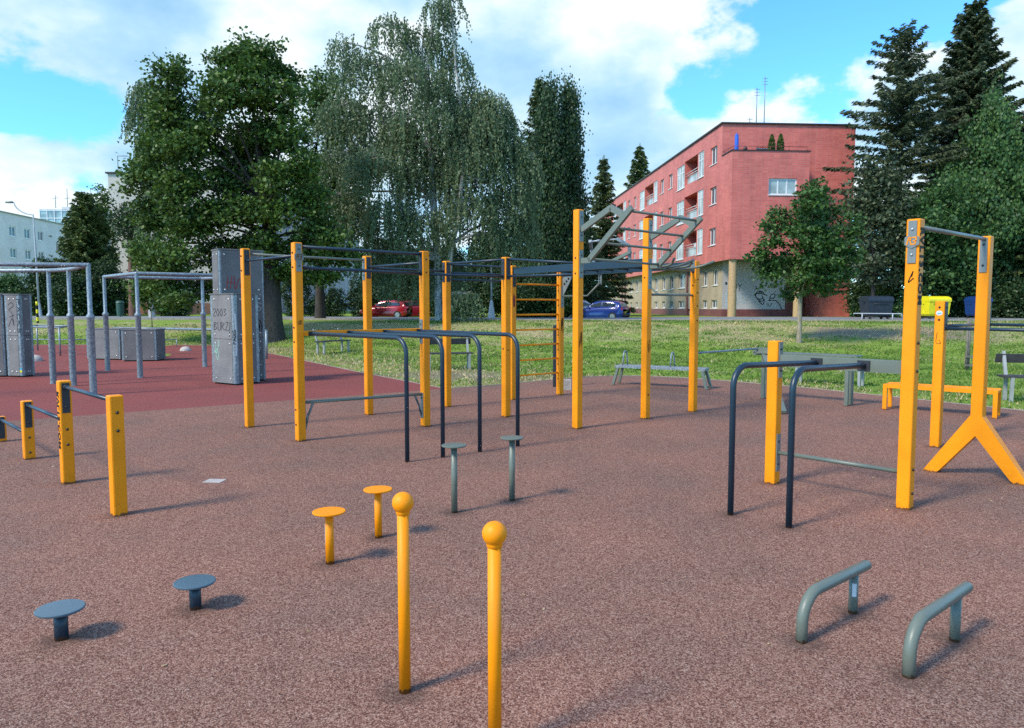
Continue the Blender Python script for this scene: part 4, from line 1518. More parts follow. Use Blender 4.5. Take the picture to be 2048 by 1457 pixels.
def spruce(name, x, y, H, Rb, label, leafmat='leaf_spruce', seed=1, group='trees behind the sports ground', z_low=.06, gap=.42, irregular=.2, droop=.28, nb=8,
           power=.85, lean=0.0, spray=.26, dens=1.0, tr=None, z0=None, topcut=1.0):
    r = np.random.RandomState(seed)
    zb = (t1(x, y) - .06) if z0 is None else z0
    o = empty(name, (x, y, zb), 0, label, 'tree', group)
    mb = MB()
    tr = tr or H * .014
    mb.tube([(0, 0, -.1), (lean * .3, 0, H * .4), (lean, 0, H * .99)], [tr * 1.2, tr * .75, .02], 9, False)
    P, A, B = [], [], []
    z = H * z_low
    while z < H * .985:
        t = z / H
        Rz = Rb * (1 - t) ** power * topcut + .12
        k = max(4, int(nb * (1 - .35 * t)))
        ph = r.rand() * 6.28
        for i in range(k):
            if r.rand() < irregular * .35:
                continue
            an = ph + i * 6.283 / k + r.normal() * .22
            ln = Rz * (1 + r.normal() * irregular * .55)
            ln = max(.15, min(ln, Rb * 1.25))
            d = np.array([math.cos(an), math.sin(an), 0])
            m = max(3, int(ln / .10))
            s = np.linspace(.08, 1, m)
            up = .18 + .25 * t
            pts = np.array([lean * t, 0, z]) + np.outer(s * ln, d)
            pts[:, 2] += ln * (up * s - droop * (1.35 - t) * s ** 2 + .10 * s ** 4) + r.normal() * .05
            if ln > .5:
                mb.tube([tuple(np.array([lean * t, 0, z])), tuple(pts[m // 2]), tuple(pts[-1])], [max(.012, .016 * ln), .012, .006], 4, False)
            side = np.array([-d[1], d[0], 0])
            nn = max(2, int(5 * dens))
            for q in range(nn):
                sg_ = r.choice([-1, 1], m)
                w = (.16 + .30 * np.sin(np.pi * np.clip(s, .05, .97))) * min(1.0, ln * .55)
                offl = (r.rand(m) * w * sg_)
                c = pts + np.outer(offl, side) + r.normal(size=(m, 3)) * .035
                c[:, 2] -= np.abs(offl) * .35 + r.rand(m) * .10 * min(1.5, ln)
                ax = unit(np.outer(np.ones(m), d) * .75 + np.outer(sg_ * .75, side) + np.array([0, 0, -.45]) + r.normal(size=(m, 3)) * .25)
                P.append(c)
                A.append(ax * (spray * (.35 + .4 * r.rand(m)))[:, None])
                B.append(unit(np.cross(ax, rand_dirs(m, r))) * (spray * .17))
        z += gap * (1.15 - .55 * t) * (1 + r.normal() * .12)
    # leader
    m = 40
    c = np.stack([lean + r.normal(size=m) * .05, r.normal(size=m) * .05, H * .96 + r.rand(m) * H * .045], 1)
    P.append(c)
    A.append(unit(rand_dirs(m, r) * .5 + np.array([0, 0, .8])) * .10)
    B.append(rand_dirs(m, r) * .03)
    mb.build('trunk', M['bark'], o)
    leaf_quads('crown', np.concatenate(P), np.concatenate(A), np.concatenate(B), M[leafmat], o)
    return o


def cone_blobs(H, Rm, n, seed, z0=.05, waist=.3, jit=.5):
    """stack of blobs that makes a narrow upright crown"""
    r = random.Random(seed)
    out = []
    for i in range(n):
        t = (i + .5) / n
        z = H * (z0 + (1 - z0) * t)
        prof = min(1, (t / waist)) ** .5 if t < waist else (1 - ((t - waist) / (1 - waist)) ** 1.7) ** .8
        rr = Rm * max(.16, prof)
        a = r.uniform(0, 6.28)
        out.append((math.cos(a) * rr * jit * .5, math.sin(a) * rr * jit * .5, min(z, H * .96), rr * r.uniform(.75, 1.0), rr * r.uniform(.75, 1.0), H / n * r.uniform(.9, 1.3)))
    return out


def X_(px, Y):
    return wx(px, Y)


# big maple on the bank (trunk at the foot of the bank, left of the rig)
Y = 33.2
bx = X_(546, Y)
mapleb = []
rm = random.Random(44)
for (px, py, rx, rz) in ((500, 132, 36, 34), (545, 128, 32, 32), (572, 172, 30, 36), (520, 175, 38, 38), (482, 168, 28, 34), (592, 230, 26, 34), (545, 225, 40, 40), (490, 228, 38, 40), (385, 172, 30, 32), (352, 198, 32, 34),
                         (410, 212, 26, 30), (336, 245, 32, 36), (375, 245, 40, 36), (430, 275, 34, 30), (322, 295, 28, 36), (350, 305, 42, 38), (405, 320, 42, 38), (470, 290, 44, 40), (530, 285, 44, 42), (585, 290, 32, 38),
                         (618, 345, 28, 30), (318, 365, 30, 38), (338, 372, 42, 38), (400, 385, 46, 40), (460, 365, 46, 40), (520, 355, 44, 40), (575, 362, 38, 40), (625, 405, 34, 34), (314, 432, 32, 36), (340, 442, 42, 36),
                         (400, 452, 46, 38), (460, 438, 44, 38), (520, 425, 38, 34), (580, 432, 36, 34), (640, 455, 28, 26), (290, 500, 30, 30), (320, 512, 40, 34), (380, 522, 46, 34), (440, 505, 42, 34), (500, 485, 34, 28),
                         (300, 560, 36, 32), (350, 575, 38, 28), (405, 572, 34, 26), (460, 555, 28, 26), (600, 490, 32, 24), (650, 510, 26, 20), (540, 500, 34, 26), (585, 540, 30, 22), (640, 550, 32, 24), (500, 545, 30, 22), (690, 520, 28, 22), (290, 590, 24, 16), (330, 600, 26, 14), (390, 598, 26, 14), (670, 480, 28, 26)):
    dy = rm.uniform(-2.2, 1.6) * (1 - abs(px - 450) / 320)
    rr = rx / 1500 * Y
    mapleb.append((X_(px, Y) - bx, dy, wz(py, Y) - t1(bx, Y), rr, rr * 1.05, rz / 1500 * Y))
broadleaf('maple_tree', bx, Y, mapleb, 6.2, .40, 'largest dark green maple with thick trunk on the grass left of the rig', 'leaf_maple', density=17, leaf=.080, per=48, clump=.26, flat=.5, seed=4, lean=(-.2, .2), shell=.30)
# rusty withered spray low in that crown is its own dead twig
# second maple to its right, behind
Y = 41.5
bx = X_(640, Y)
b2 = []
for (px, py, rx, rz) in ((650, 190, 40, 42), (672, 230, 50, 50), (640, 290, 40, 60), (690, 330, 50, 60), (660, 400, 52, 50), (640, 470, 40, 30), (700, 430, 45, 55), (610, 380, 35, 45)):
    b2.append((X_(px, Y) - bx, 0, wz(py, Y) - t1(bx, Y), rx / 1500 * Y, rx / 1500 * Y, rz / 1500 * Y))
broadleaf('maple_tree', bx, Y, b2, 5.5, .26, 'dark maple with open limbs between the largest maple and the weeping birch', 'leaf_maple', density=11, leaf=.09, per=40, clump=.30, seed=9)

# central weeping birch
Y = 38.5
bx = X_(885, Y)
bb = []
for (px, py, rx, rz, n, dy) in ((965, 265, 45, 45, 80, -.5), (955, 205, 30, 40, 40, .3), (1000, 250, 36, 40, 50, .4), (880, 200, 50, 50, 60, .2), (905, 300, 50, 50, 80, .5), (800, 290, 55, 50, 80, .2), (680, 400, 34, 36, 40, .2), (720, 430, 34, 36, 50, -.3), (880, 520, 40, 30, 50, .8), (1040, 450, 34, 40, 50, .5), (880, 40, 26, 40, 26, 0), (905, 15, 18, 30, 18, 0), (850, 90, 45, 40, 50, .5), (790, 75, 40, 40, 40, 0), (700, 110, 30, 40, 26, 0), (740, 150, 55, 50, 60, .3), (830, 170, 65, 55, 80, -.6), (915, 140, 28, 50, 34, .2),
                                (690, 230, 45, 45, 55, 0), (760, 250, 70, 55, 95, .8), (850, 260, 70, 55, 95, -.9), (930, 240, 40, 50, 50, 0), (985, 220, 35, 40, 46, 0),
                                (690, 320, 42, 50, 60, .2), (770, 340, 62, 50, 95, -1.2), (860, 350, 70, 50, 100, .9), (945, 330, 60, 50, 95, -.6), (1010, 300, 45, 45, 75, .2), (1045, 330, 30, 35, 40, 0),
                                (790, 430, 50, 40, 70, -1.4), (850, 450, 48, 40, 60, -1.2), (940, 420, 55, 45, 80, -1.0), (1020, 400, 45, 45, 75, 0), (760, 500, 35, 30, 46, -.5), (810, 520, 35, 25, 45, -1.0),
                                (985, 480, 40, 30, 50, -.4), (930, 590, 30, 14, 34, -1.6)):
    bb.append((X_(px, Y) - bx, dy, wz(py, Y) - t1(bx, Y), rx / 1500 * Y, rx / 1500 * Y, rz / 1500 * Y, n))


def bt_path(pp, Y, bx):
    return [(X_(px, Y) - bx, dy, wz(py, Y) - t1(bx, Y)) for px, py, dy in pp]


birch('birch_tree', bx, Y, bb, [(bt_path([(880, 645, 0), (876, 520, 0), (868, 400, 0), (862, 300, .1), (855, 180, .1), (870, 60, 0)], Y, bx), .26),
                                (bt_path([(890, 640, -.3), (905, 490, -.6), (922, 440, -.8), (926, 380, -.8), (935, 300, -.6), (915, 150, -.3), (905, 20, 0)], Y, bx), .17)],
      'tall weeping birch with white stems in the middle of the photo', seed=5, strands=2.2, leaf=.062, drop=(.8, 2.6))
# small birch behind the largest maple on the left
Y = 47
bx = X_(300, Y)
bb = []
for (px, py, rx, rz, n) in ((304, 192, 22, 30, 40), (294, 232, 18, 34, 40), (314, 290, 24, 40, 50), (308, 320, 18, 40, 50), (316, 380, 20, 40, 50), (308, 440, 20, 36, 40)):
    bb.append((X_(px, Y) - bx, 0, wz(py, Y) - t1(bx, Y), rx / 1500 * Y, rx / 1500 * Y, rz / 1500 * Y, n))
birch('birch_tree', bx, Y, bb, [(bt_path([(303, 640, 0), (300, 420, 0), (297, 190, 0)], Y, bx), .2)], 'slim pale birch showing behind the left side of the largest maple', seed=8, strands=1.8, leaf=.075, drop=(.8, 2.2))


def ct(name, px, Y, ytop, label, **kw):
    x = X_(px, Y)
    return spruce(name, x, Y, wz(ytop, Y) - t1(x, Y), kw.pop('Rb'), label, **kw)


# dark group right of the birch
ct('spruce_tree', 1080, 57, 165, 'tall dark spruce with level layered branches right of the birch', Rb=3.1, seed=11, droop=.22, nb=9, spray=.34, dens=1.2, power=.7)
for i, (px, Y, yt, w, lb) in enumerate(((1097, 53, 182, 1.45, 'left stem of the two dense dark columnar trees right of the birch'),
                                        (1133, 54, 178, 1.45, 'right stem of the two dense dark columnar trees, beside the tallest rig post'))):
    x = X_(px, Y)
    H = wz(yt, Y) - t1(x, Y)
    broadleaf('columnar_tree', x, Y, cone_blobs(H, w, 15, 20 + i, .02, .25), H * .8, .2, lb, 'leaf_dark', density=28, leaf=.085, per=46, clump=.26, flat=1.5, seed=21 + i, upright=.6,
              twigs=False, shell=.55)
ct('spruce_tree', 1205, 64, 318, 'small pointed spruce left of the red building', Rb=2.6, seed=13, spray=.36, dens=1.2)
ct('spruce_tree', 1165, 60, 430, 'low bushy spruce between the columnar trees and the pointed spruce', Rb=3.0, seed=17, spray=.36, dens=1.2)
x = X_(1276, 108)
spruce('spruce_tree', x, 108, wz(293, 108) - 1, 5.6, 'spruce rising behind the roof of the red building', seed=14, spray=.62, gap=.75, dens=.9)
# hedge-like dark shrubs under the birch and the columnar trees, along the far side of the road
# right-hand group
ct('larch_tree', 1790, 51, 78, 'thin open larch with sparse drooping branches right of the red building', Rb=3.9, leafmat='leaf_larch', seed=31, irregular=.65, droop=.32, gap=.48, nb=8, power=.40, spray=.32, dens=1.5, tr=.26, z_low=.10)
ct('spruce_tree', 1922, 56, 22, 'tallest spruce in the right-hand group with sunlit layered branches', Rb=4.9, leafmat='leaf_larch', seed=32, irregular=.35, droop=.26, gap=.42, nb=10, power=.62, spray=.34, dens=2.4, z_low=.06)
ct('spruce_tree', 2030, 50, 250, 'dark spruce at the right edge with boughs to the ground', Rb=3.6, seed=33, spray=.36, dens=1.4, nb=9, power=.6, z_low=.01)
ct('spruce_tree', 2105, 47, 160, 'dark spruce half outside the right edge', Rb=3.8, seed=36, spray=.36, dens=1.3, nb=9, power=.7, z_low=.01)
Y = 48.5
x = X_(1962, Y)
H = wz(182, Y) - t1(x, Y)
broadleaf('columnar_tree', x, Y, [(b_[0] * 1.5, b_[1] * 1.5, b_[2], b_[3] * .62, b_[4] * .62, b_[5] * .9) for b_ in cone_blobs(H, 2.2, 15, 34, .12, .4, 1.0) + cone_blobs(H * .93, 2.2, 15, 39, .12, .35, 1.2)], H * .8, .2, 'fresh green columnar hornbeam in front of the tallest spruce', 'leaf_hornbeam', density=14, leaf=.10, per=30, clump=.24, flat=1.3, seed=35, upright=.5, twigs=False)
Y = 46
for j, (px, lst, lb, mt) in enumerate(((1850, ((1840, 470, 55, 60), (1880, 420, 50, 55), (1900, 500, 55, 55), (1850, 550, 50, 40), (1910, 560, 45, 40)), 'bushy green tree behind the yellow container', 'leaf_hornbeam'),
                                       (1745, ((1735, 480, 42, 90), (1765, 420, 42, 80), (1790, 500, 40, 70), (1750, 380, 34, 60), (1720, 400, 26, 70)), 'grey-green bushy tree between the red building and the black container', 'leaf_larch'))):
    bx = X_(px, Y)
    broadleaf('bushy_tree', bx, Y, [(X_(a, Y) - bx, .4 * (k % 2), wz(b, Y) - t1(bx, Y), c / 1500 * Y, c / 1500 * Y, d / 1500 * Y) for k, (a, b, c, d) in enumerate(lst)],
              3.0, .14, lb, mt, density=12, leaf=.11, per=30, clump=.36, seed=40 + j)


def shrub(px, Y, ytop, wpx, label, mt='leaf_dark', name='shrub', seed=1, leaf=.075, zb=None, density=17, per=40):
    x = X_(px, Y)
    z = t1(x, Y) - .06
    H = wz(ytop, Y) - z
    w = wpx / 1500 * Y / 2
    r = random.Random(seed)
    bl = [(r.uniform(-.5, .5) * w, r.uniform(-.4, .4) * w, H * (.28 + .34 * r.random()), w * r.uniform(.45, .62), w * .55, H * r.uniform(.28, .36)) for _ in range(6)]
    bl += [(0, 0, H * .72, w * .5, w * .5, H * .27), (-.45 * w, 0, H * .26, w * .5, w * .5, H * .27), (.45 * w, 0, H * .26, w * .5, w * .5, H * .27)]
    return broadleaf(name, x, Y, bl, H * .6, .05, label, mt, density=density, leaf=leaf, per=per, clump=.24, seed=seed, cat='shrub', group='shrubs beyond the road', twigs=False, shell=.4)


SH = [(20, 56, 545, 110, 'sunlit shrub below the white block at the left edge', 'leaf_hornbeam'), (100, 55, 515, 110, 'wide dark shrub behind the left lamp post', 'leaf_dark'),
      (150, 53, 540, 90, 'dense low shrub right of the left lamp post', 'leaf_dark'), (215, 54, 520, 80, 'dark shrub below the cream gable', 'leaf_dark'),
      (345, 52, 590, 60, 'low shrub at the brown plinth of the cream block', 'leaf_dark'), (1010, 52, 545, 90, 'dark shrub right of the obelisk-footed lamp', 'leaf_dark'),
      (1065, 50, 560, 90, 'dark shrub seen through the wall bars', 'leaf_dark'), (1130, 50, 590, 70, 'dark low shrub left of the silver car', 'leaf_dark'),
      (905, 52, 560, 100, 'dark shrub behind the hanging birch twigs', 'leaf_dark'), (830, 56, 545, 120, 'dark shrub behind the parked red cars', 'leaf_dark'),
      (640, 53, 592, 70, 'loose dark shrub beside the clipped egg bushes', 'leaf_dark'), (745, 57, 585, 60, 'dark shrub left of the red cars', 'leaf_dark'),
      (840, 57, 478, 110, 'tall dark bush between the birch stems and the red cars', 'leaf_dark'), (985, 58, 470, 150, 'tall dark bush filling the gap below the birch', 'leaf_dark'), (1075, 56, 455, 130, 'tall dark bush behind the wall bars', 'leaf_dark'), (780, 62, 470, 130, 'tall dark bush behind the birch left of its stems', 'leaf_dark'), (890, 60, 480, 120, 'tall dark bush right behind the birch stems', 'leaf_dark'),  (1150, 57, 520, 80, 'dark bush left of the red building', 'leaf_dark'),
      (1725, 50, 540, 60, 'dark shrub at the right corner of the red building', 'leaf_dark'), (1775, 48, 560, 60, 'shrub right behind the black container', 'leaf_thuja'), (1822, 46, 575, 60, 'bright green shrub between the black and yellow containers', 'leaf_hornbeam'),
      (1915, 47, 545, 90, 'dark shrub between the yellow and blue containers', 'leaf_dark'), (1990, 46, 560, 100, 'dark shrub behind the blue container', 'leaf_dark'), (2060, 44, 555, 110, 'dark shrub at the right edge', 'leaf_dark')]
for i, (px, Y, yt, w, lb, mt) in enumerate(SH):
    shrub(px, Y, yt, w, lb, mt, seed=60 + i)
# clipped egg-shaped bushes
for i, (px, w, yt, lb) in enumerate(((590, 50, 535, 'clipped egg-shaped bush beside the largest maple trunk'), (716, 38, 560, 'clipped egg-shaped bush left of the red cars'),
                                     (672, 40, 578, 'clipped egg-shaped bush in the middle of the row'), (640, 30, 590, 'smallest clipped bush of the row'))):
    Y = 50.0
    x = X_(px, Y)
    H = wz(yt, Y) - t1(x, Y)
    w = w / 1500 * Y / 2
    broadleaf('clipped_bush', x, Y, [(0, 0, H * .5, w, w, H * .48)], H * .4, .05, lb, 'leaf_dark', density=70, leaf=.06, per=22, clump=.10, flat=1, seed=80 + i, cat='shrub',
              group='clipped egg bushes', twigs=False, shell=.8)
# conifers at the left
ct('conical_tree', 178, 56, 388, 'olive-green conical tree left of the cream gable', Rb=2.5, leafmat='leaf_thuja', seed=51, spray=.30, gap=.28, nb=10, droop=.12, dens=1.6, power=.6, z_low=.02)
Y = 59
x = X_(208, Y)
broadleaf('bushy_tree', x, Y, [(0, 0, 7.6, .75, .8, 1.6), (.1, 0, 5.4, .9, 1.0, 1.8), (-.2, .2, 3.2, 1.1, 1.1, 1.8), (.2, 0, 9.0, .45, .5, .9)], 4, .15, 'dark leafy tree between the conical tree and the cream gable', 'leaf_maple', density=14, leaf=.10, per=30, clump=.24, seed=52)

# young round maple on the bank
Yy = 27.4
bx = X_(1600, Yy)
zb = t1(bx, Yy)
yl = []
for (px, py, rx, rz) in ((1607, 388, 18, 22), (1585, 415, 24, 26), (1637, 412, 24, 26), (1558, 440, 24, 26), (1610, 445, 34, 32), (1662, 425, 22, 28), (1538, 475, 26, 26), (1590, 480, 36, 32), (1645, 475, 34, 30), (1690, 455, 17, 26),
                         (1518, 512, 22, 20), (1565, 520, 34, 28), (1620, 520, 36, 30), (1670, 510, 30, 28), (1700, 500, 14, 22), (1537, 550, 24, 18), (1590, 555, 30, 22), (1640, 552, 30, 22), (1687, 545, 22, 20), (1602, 582, 20, 12), (1652, 577, 18, 12)):
    dy = rm.uniform(-1.2, 1.2) * (1 - abs(px - 1605) / 130)
    yl.append((X_(px, Yy) - bx, dy, wz(py, Yy) - zb, rx / 1500 * Yy, rx / 1500 * Yy, rz / 1500 * Yy))
broadleaf('young_maple', bx, Yy, yl, 2.6, .085, 'young round-headed maple with a pale trunk on the bank before the red building', 'leaf_young', 'bark_young', group=None, density=34, leaf=.062, per=34, clump=.15, flat=.5, seed=71, shell=.5)

# grass: blades scattered over the lawn and the bank
def inside(poly, X, Y):
    c = np.zeros(len(X), bool)
    n = len(poly)
    j = n - 1
    for i in range(n):
        xi, yi = poly[i]
        xj, yj = poly[j]
        t = ((yi > Y) != (yj > Y)) & (X < (xj - xi) * (Y - yi) / (yj - yi + 1e-12) + xi)
        c ^= t
        j = i
    return c


r = np.random.RandomState(99)
n = 620000
Yg = 9 + 29 * r.rand(n) ** 1.15
Xg = -24 + 48 * r.rand(n)
floor_poly = [JL, (-46, -40), (12, -40)] + RUBBER_EDGE[::-1][:-1] + RED_EDGE + [(-46, 32.0)]
# shared edge point handled by walking the outline once
outline = [(-46, -40), (12, -40)] + RUBBER_EDGE[::-1] + RED_EDGE[1:] + [(-46, 32.0)]
keep = ~inside(outline, Xg, Yg)
keep &= np.abs(Xg) < Yg * .74 + 1.0
clumpn = np.sin(Xg * 1.9 + 2 * np.sin(Yg * .8)) * np.sin(Yg * 2.3 + 1.5 * np.sin(Xg * 1.1)) + .6 * np.sin(Xg * 5.1) * np.sin(Yg * 6.3)
keep &= r.rand(n) < .42 + .35 * clumpn
bare = ((Xg + 1.6) ** 2 + (Yg - 18.2) ** 2 < 2.2) | ((Xg - 13.6) ** 2 + (Yg - 30) ** 2 < 3.2)
keep &= ~bare | (r.rand(n) < .38)
zq = T(Xg, Yg)
keep &= ~((zq > .3) & (zq < .93)) | (r.rand(n) < .5)
Xg, Yg = Xg[keep], Yg[keep]
n = len(Xg)
Zg = T(Xg, Yg) - .05
hgt = (.025 + .05 * r.rand(n)) * (1 + .6 * np.clip(np.sin(Xg * 1.3) * np.cos(Yg * 1.1), 0, 1))
an = r.rand(n) * 6.283
wd = .008 + .010 * r.rand(n) + Yg * .0004
ux, uy = np.cos(an) * wd, np.sin(an) * wd
v = np.empty((n, 3, 3))
v[:, 0] = np.stack([Xg - ux, Yg - uy, Zg], 1)
v[:, 1] = np.stack([Xg + ux, Yg + uy, Zg], 1)
v[:, 2] = np.stack([Xg + r.normal(size=n) * .04, Yg + r.normal(size=n) * .04, Zg + hgt], 1)
gob = np_mesh('grass', v.reshape(-1, 3), np.arange(n * 3).reshape(n, 3), M['grass_blade'])
gob.data.materials.append(M['straw_blade'])
ex = np.array(RUBBER_EDGE + RED_EDGE[:4])
dd = np.full(n, 99.0)
for (p0, p1) in list(zip(RUBBER_EDGE[:-1], RUBBER_EDGE[1:])) + list(zip(RED_EDGE[:4], RED_EDGE[1:5])):
    p0, p1 = np.array(p0), np.array(p1)
    d_ = p1 - p0
    t_ = np.clip(((Xg - p0[0]) * d_[0] + (Yg - p0[1]) * d_[1]) / (d_ @ d_), 0, 1)
    dd = np.minimum(dd, np.hypot(Xg - p0[0] - t_ * d_[0], Yg - p0[1] - t_ * d_[1]))
dryn = np.sin(Xg * .55 + 1.2 * np.sin(Yg * .7)) * np.sin(Yg * .9 + np.sin(Xg * .45)) + .5 * np.sin(Xg * 1.7 + Yg) 
onbank = np.clip((Zg - .25) * 3, 0, 1) * np.clip((.93 - Zg) * 8, 0, 1)
bare_ = ((Xg + 1.6) ** 2 + (Yg - 18.2) ** 2 < 2.2) | ((Xg - 13.6) ** 2 + (Yg - 30) ** 2 < 3.2)
straw = r.rand(n) < .8 * bare_ + np.clip(.95 * np.exp(-dd / np.where(Xg < 1.0, 2.2, .45)) + (.50 + .6 * np.clip(dryn * 2.5, -.75, 1)) * onbank + .22 * (dryn > .35), 0, .95)
gob.data.polygons.foreach_set('material_index', straw.astype(np.int32))
tag(gob, 'short patchy grass on the lawn and bank', 'grass', kind='stuff')


# ------------------------------------------------------------------ buildings
def wall_holes(mb, o, ax, L_, z0, z1, holes, nrm, depth=.22, extra_x=(), extra_z=()):
    """wall in the plane (o, ax, z) with real openings and reveals; holes = (x0, x1, za, zb)"""
    o, ax, nrm = Vector(o), Vector(ax), Vector(nrm)
    xs_ = sorted({0.0, L_, *[round(q, 4) for hl in holes for q in hl[:2]], *extra_x})
    zs_ = sorted({z0, z1, *[round(q, 4) for hl in holes for q in hl[2:4]], *extra_z})
    Z = Vector((0, 0, 1))
    flip = ax.cross(Z).dot(nrm) < 0

    def quad(a, b, c, d):
        mb.add([a, b, c, d], [[0, 1, 2, 3] if not flip else [3, 2, 1, 0]])
    for i in range(len(xs_) - 1):
        run = None
        for j in range(len(zs_) - 1):
            cx, cz = (xs_[i] + xs_[i + 1]) / 2, (zs_[j] + zs_[j + 1]) / 2
            solid = not any(hl[0] < cx < hl[1] and hl[2] < cz < hl[3] for hl in holes)
            if solid:
                run = (run[0], zs_[j + 1]) if run else (zs_[j], zs_[j + 1])
            if (not solid or j == len(zs_) - 2) and run:
                a, b = xs_[i], xs_[i + 1]
                quad(o + ax * a + Z * run[0], o + ax * b + Z * run[0], o + ax * b + Z * run[1], o + ax * a + Z * run[1])
                run = None
    for hl in holes:
        dpt = hl[4] if len(hl) > 4 else depth
        x0, x1, za, zb = hl[:4]
        i = -nrm * dpt
        c = [o + ax * x0 + Z * za, o + ax * x1 + Z * za, o + ax * x1 + Z * zb, o + ax * x0 + Z * zb]
        for k in range(4):
            a, b = c[k], c[(k + 1) % 4]
            quad(b, a, a + i, b + i)


def window(parent, o, ax, nrm, x0, x1, za, zb, panes=2, depth=.14, fw=.07, gmat='glass', transom=False, name='window', sill=True):
    """frame with mullions and its own pane of glass, set back in an opening"""
    o, ax, nrm = Vector(o), Vector(ax), Vector(nrm)
    mt = Matrix((ax, -nrm, Vector((0, 0, 1)))).transposed()

    def bx_(mb, xa, xb, z0, z1, d0, d1):
        c = o + ax * (xa + xb) / 2 - nrm * (d0 + d1) / 2 + Vector((0, 0, (z0 + z1) / 2))
        mb.box(c, (xb - xa, d1 - d0, z1 - z0), mtx=mt)
    mb = MB()
    bx_(mb, x0, x1, zb - fw, zb, depth, depth + .07)
    bx_(mb, x0, x1, za, za + fw, depth, depth + .07)
    n = panes
    for i in range(n + 1):
        c = x0 + fw / 2 + (x1 - x0 - fw) * i / n
        bx_(mb, c - fw / 2, c + fw / 2, za + fw, zb - fw, depth + .002, depth + .068)
    if transom:
        zt = za + (zb - za) * .68
        bx_(mb, x0 + fw, x1 - fw, zt - .03, zt + .03, depth + .006, depth + .064)
    if sill:
        bx_(mb, x0 - .05, x1 + .05, za - .05, za - .004, -.06, depth + .05)
    f = mb.build(name, M['upvc'], parent)
    mb = MB()
    bx_(mb, x0 + fw * .5, x1 - fw * .5, za + fw * .5, zb - fw * .5, depth + .03, depth + .045)
    mb.build('pane', M[gmat], f)
    return f


RB = empty('red_apartment_building', (15.0, 52.0, .90), math.atan(.069), 'long red-tiled apartment building with columns, roof terrace and graffiti under its corner', 'building')
LEN, WID, TOP, OV = 46.0, 9.7, 13.6, 4.0
NX, NY = (-1, 0, 0), (0, -1, 0)
side = MB()
holes, wins, logs = [], [], []
ZF = (5.25, 8.22, 11.12)
for zf in ZF:
    wins.append((3.05, 4.5, zf, zf + 1.25, 2))
    for k in range(3):
        b = 6.0 + 13.5 * k
        wins.append((b, b + 1.45, zf - .45, zf + 1.50, 2))
        logs.append((b + 1.5, b + 4.9, zf - .45, zf + 1.50))
        wins.append((b + 4.95, b + 7.15, zf - .55, zf + 1.35, 3))
        for q in (b + 8.5, b + 11.3):
            if q + 1.2 < LEN:
                wins.append((q, q + 1.15, zf, zf + 1.25, 2))
holes = [w[:4] for w in wins] + [(l[0], l[1], l[2], l[3], 1.5) for l in logs]
wall_holes(side, (0, 0, 0), (0, 1, 0), LEN, OV, TOP, [hl for hl in holes if hl[0] > 0], NX, .24, extra_x=(2.0,))
# the top storey starts behind the terrace: remove wall above the parapet there
PAR = 11.35
keepf = []
for f_, m_, s_ in zip(side.f, side.m, side.sm):
    pts = [side.v[i] for i in f_]
    keepf.append(not (max(p[1] for p in pts) <= 2.001 and abs(max(p[0] for p in pts)) < 1e-6 and max(p[2] for p in pts) > PAR + .01))
side.f = [f_ for f_, k in zip(side.f, keepf) if k]
side.m = side.m[:len(side.f)]
side.sm = side.sm[:len(side.f)]
# refill under the parapet
Zv = Vector((0, 0, 1))
side.add([(0, 0, OV), (0, 2, OV), (0, 2, PAR), (0, 0, PAR)], [[3, 2, 1, 0]])
# oriel front with its window
wall_holes(side, (0, 0, 0), (1, 0, 0), 5.45, OV, PAR, [(2.6, 4.6, 8.4, 9.52)], NY, .24)
side.add([(5.45, 0, OV), (5.45, 2, OV), (5.45, 2, PAR), (5.45, 0, PAR)], [[0, 1, 2, 3]])
# parapet inner faces and terrace floor
side.add([(0.2, .2, PAR), (5.25, .2, PAR), (5.25, .2, 10.25), (.2, .2, 10.25)], [[0, 1, 2, 3]])
side.add([(0.2, .2, PAR), (.2, 2, PAR), (.2, 2, 10.25), (.2, .2, 10.25)], [[3, 2, 1, 0]])
side.add([(.2, .2, 10.25), (5.25, .2, 10.25), (5.25, 2, 10.25), (.2, 2, 10.25)], [[0, 1, 2, 3]])
side.add([(0, 0, PAR), (5.45, 0, PAR), (5.25, .2, PAR), (.2, .2, PAR), (0, 2, PAR), (.2, 2, PAR)], [[0, 1, 2, 3], [4, 0, 3, 5]])
side.add([(5.45, 0, PAR), (5.45, 2, PAR), (5.25, 2, PAR), (5.25, .2, PAR)], [[0, 1, 2, 3]])
# main front above the terrace and to its right, right end, back, roof
wall_holes(side, (0, 2, 0), (1, 0, 0), 5.25, 10.25, TOP, [(2.45, 3.5, 10.35, 12.0)], NY, .24)
side.add([(5.25, 2, OV), (WID, 2, OV), (WID, 2, TOP), (5.25, 2, TOP)], [[0, 1, 2, 3]])
side.add([(7.4, 2, 0), (WID, 2, 0), (WID, 2, OV), (7.4, 2, OV)], [[0, 1, 2, 3]])
side.add([(7.4, 2, 0), (7.4, 5.4, 0), (7.4, 5.4, OV), (7.4, 2, OV)], [[3, 2, 1, 0]])
side.add([(WID, 2, 0), (WID, LEN, 0), (WID, LEN, TOP), (WID, 2, TOP)], [[0, 1, 2, 3]])
side.add([(0, LEN, OV), (0, LEN, TOP), (WID, LEN, TOP), (WID, LEN, OV), ], [[0, 1, 2, 3]])
side.add([(.6, LEN - .2, 0), (.6, LEN - .2, OV), (WID, LEN - .2, OV), (WID, LEN - .2, 0), ], [[0, 1, 2, 3]])
side.build('brick_wall', M['brick'], RB)
mb = MB()
mb.box((WID / 2, (LEN + 2) / 2, TOP + .05), (WID + .24, LEN - 2 + .24, .10))
mb.build('roof', M['dark_trim'], RB)
mb = MB()
mb.box((2.72, .09, PAR + .03), (5.6, .30, .05))
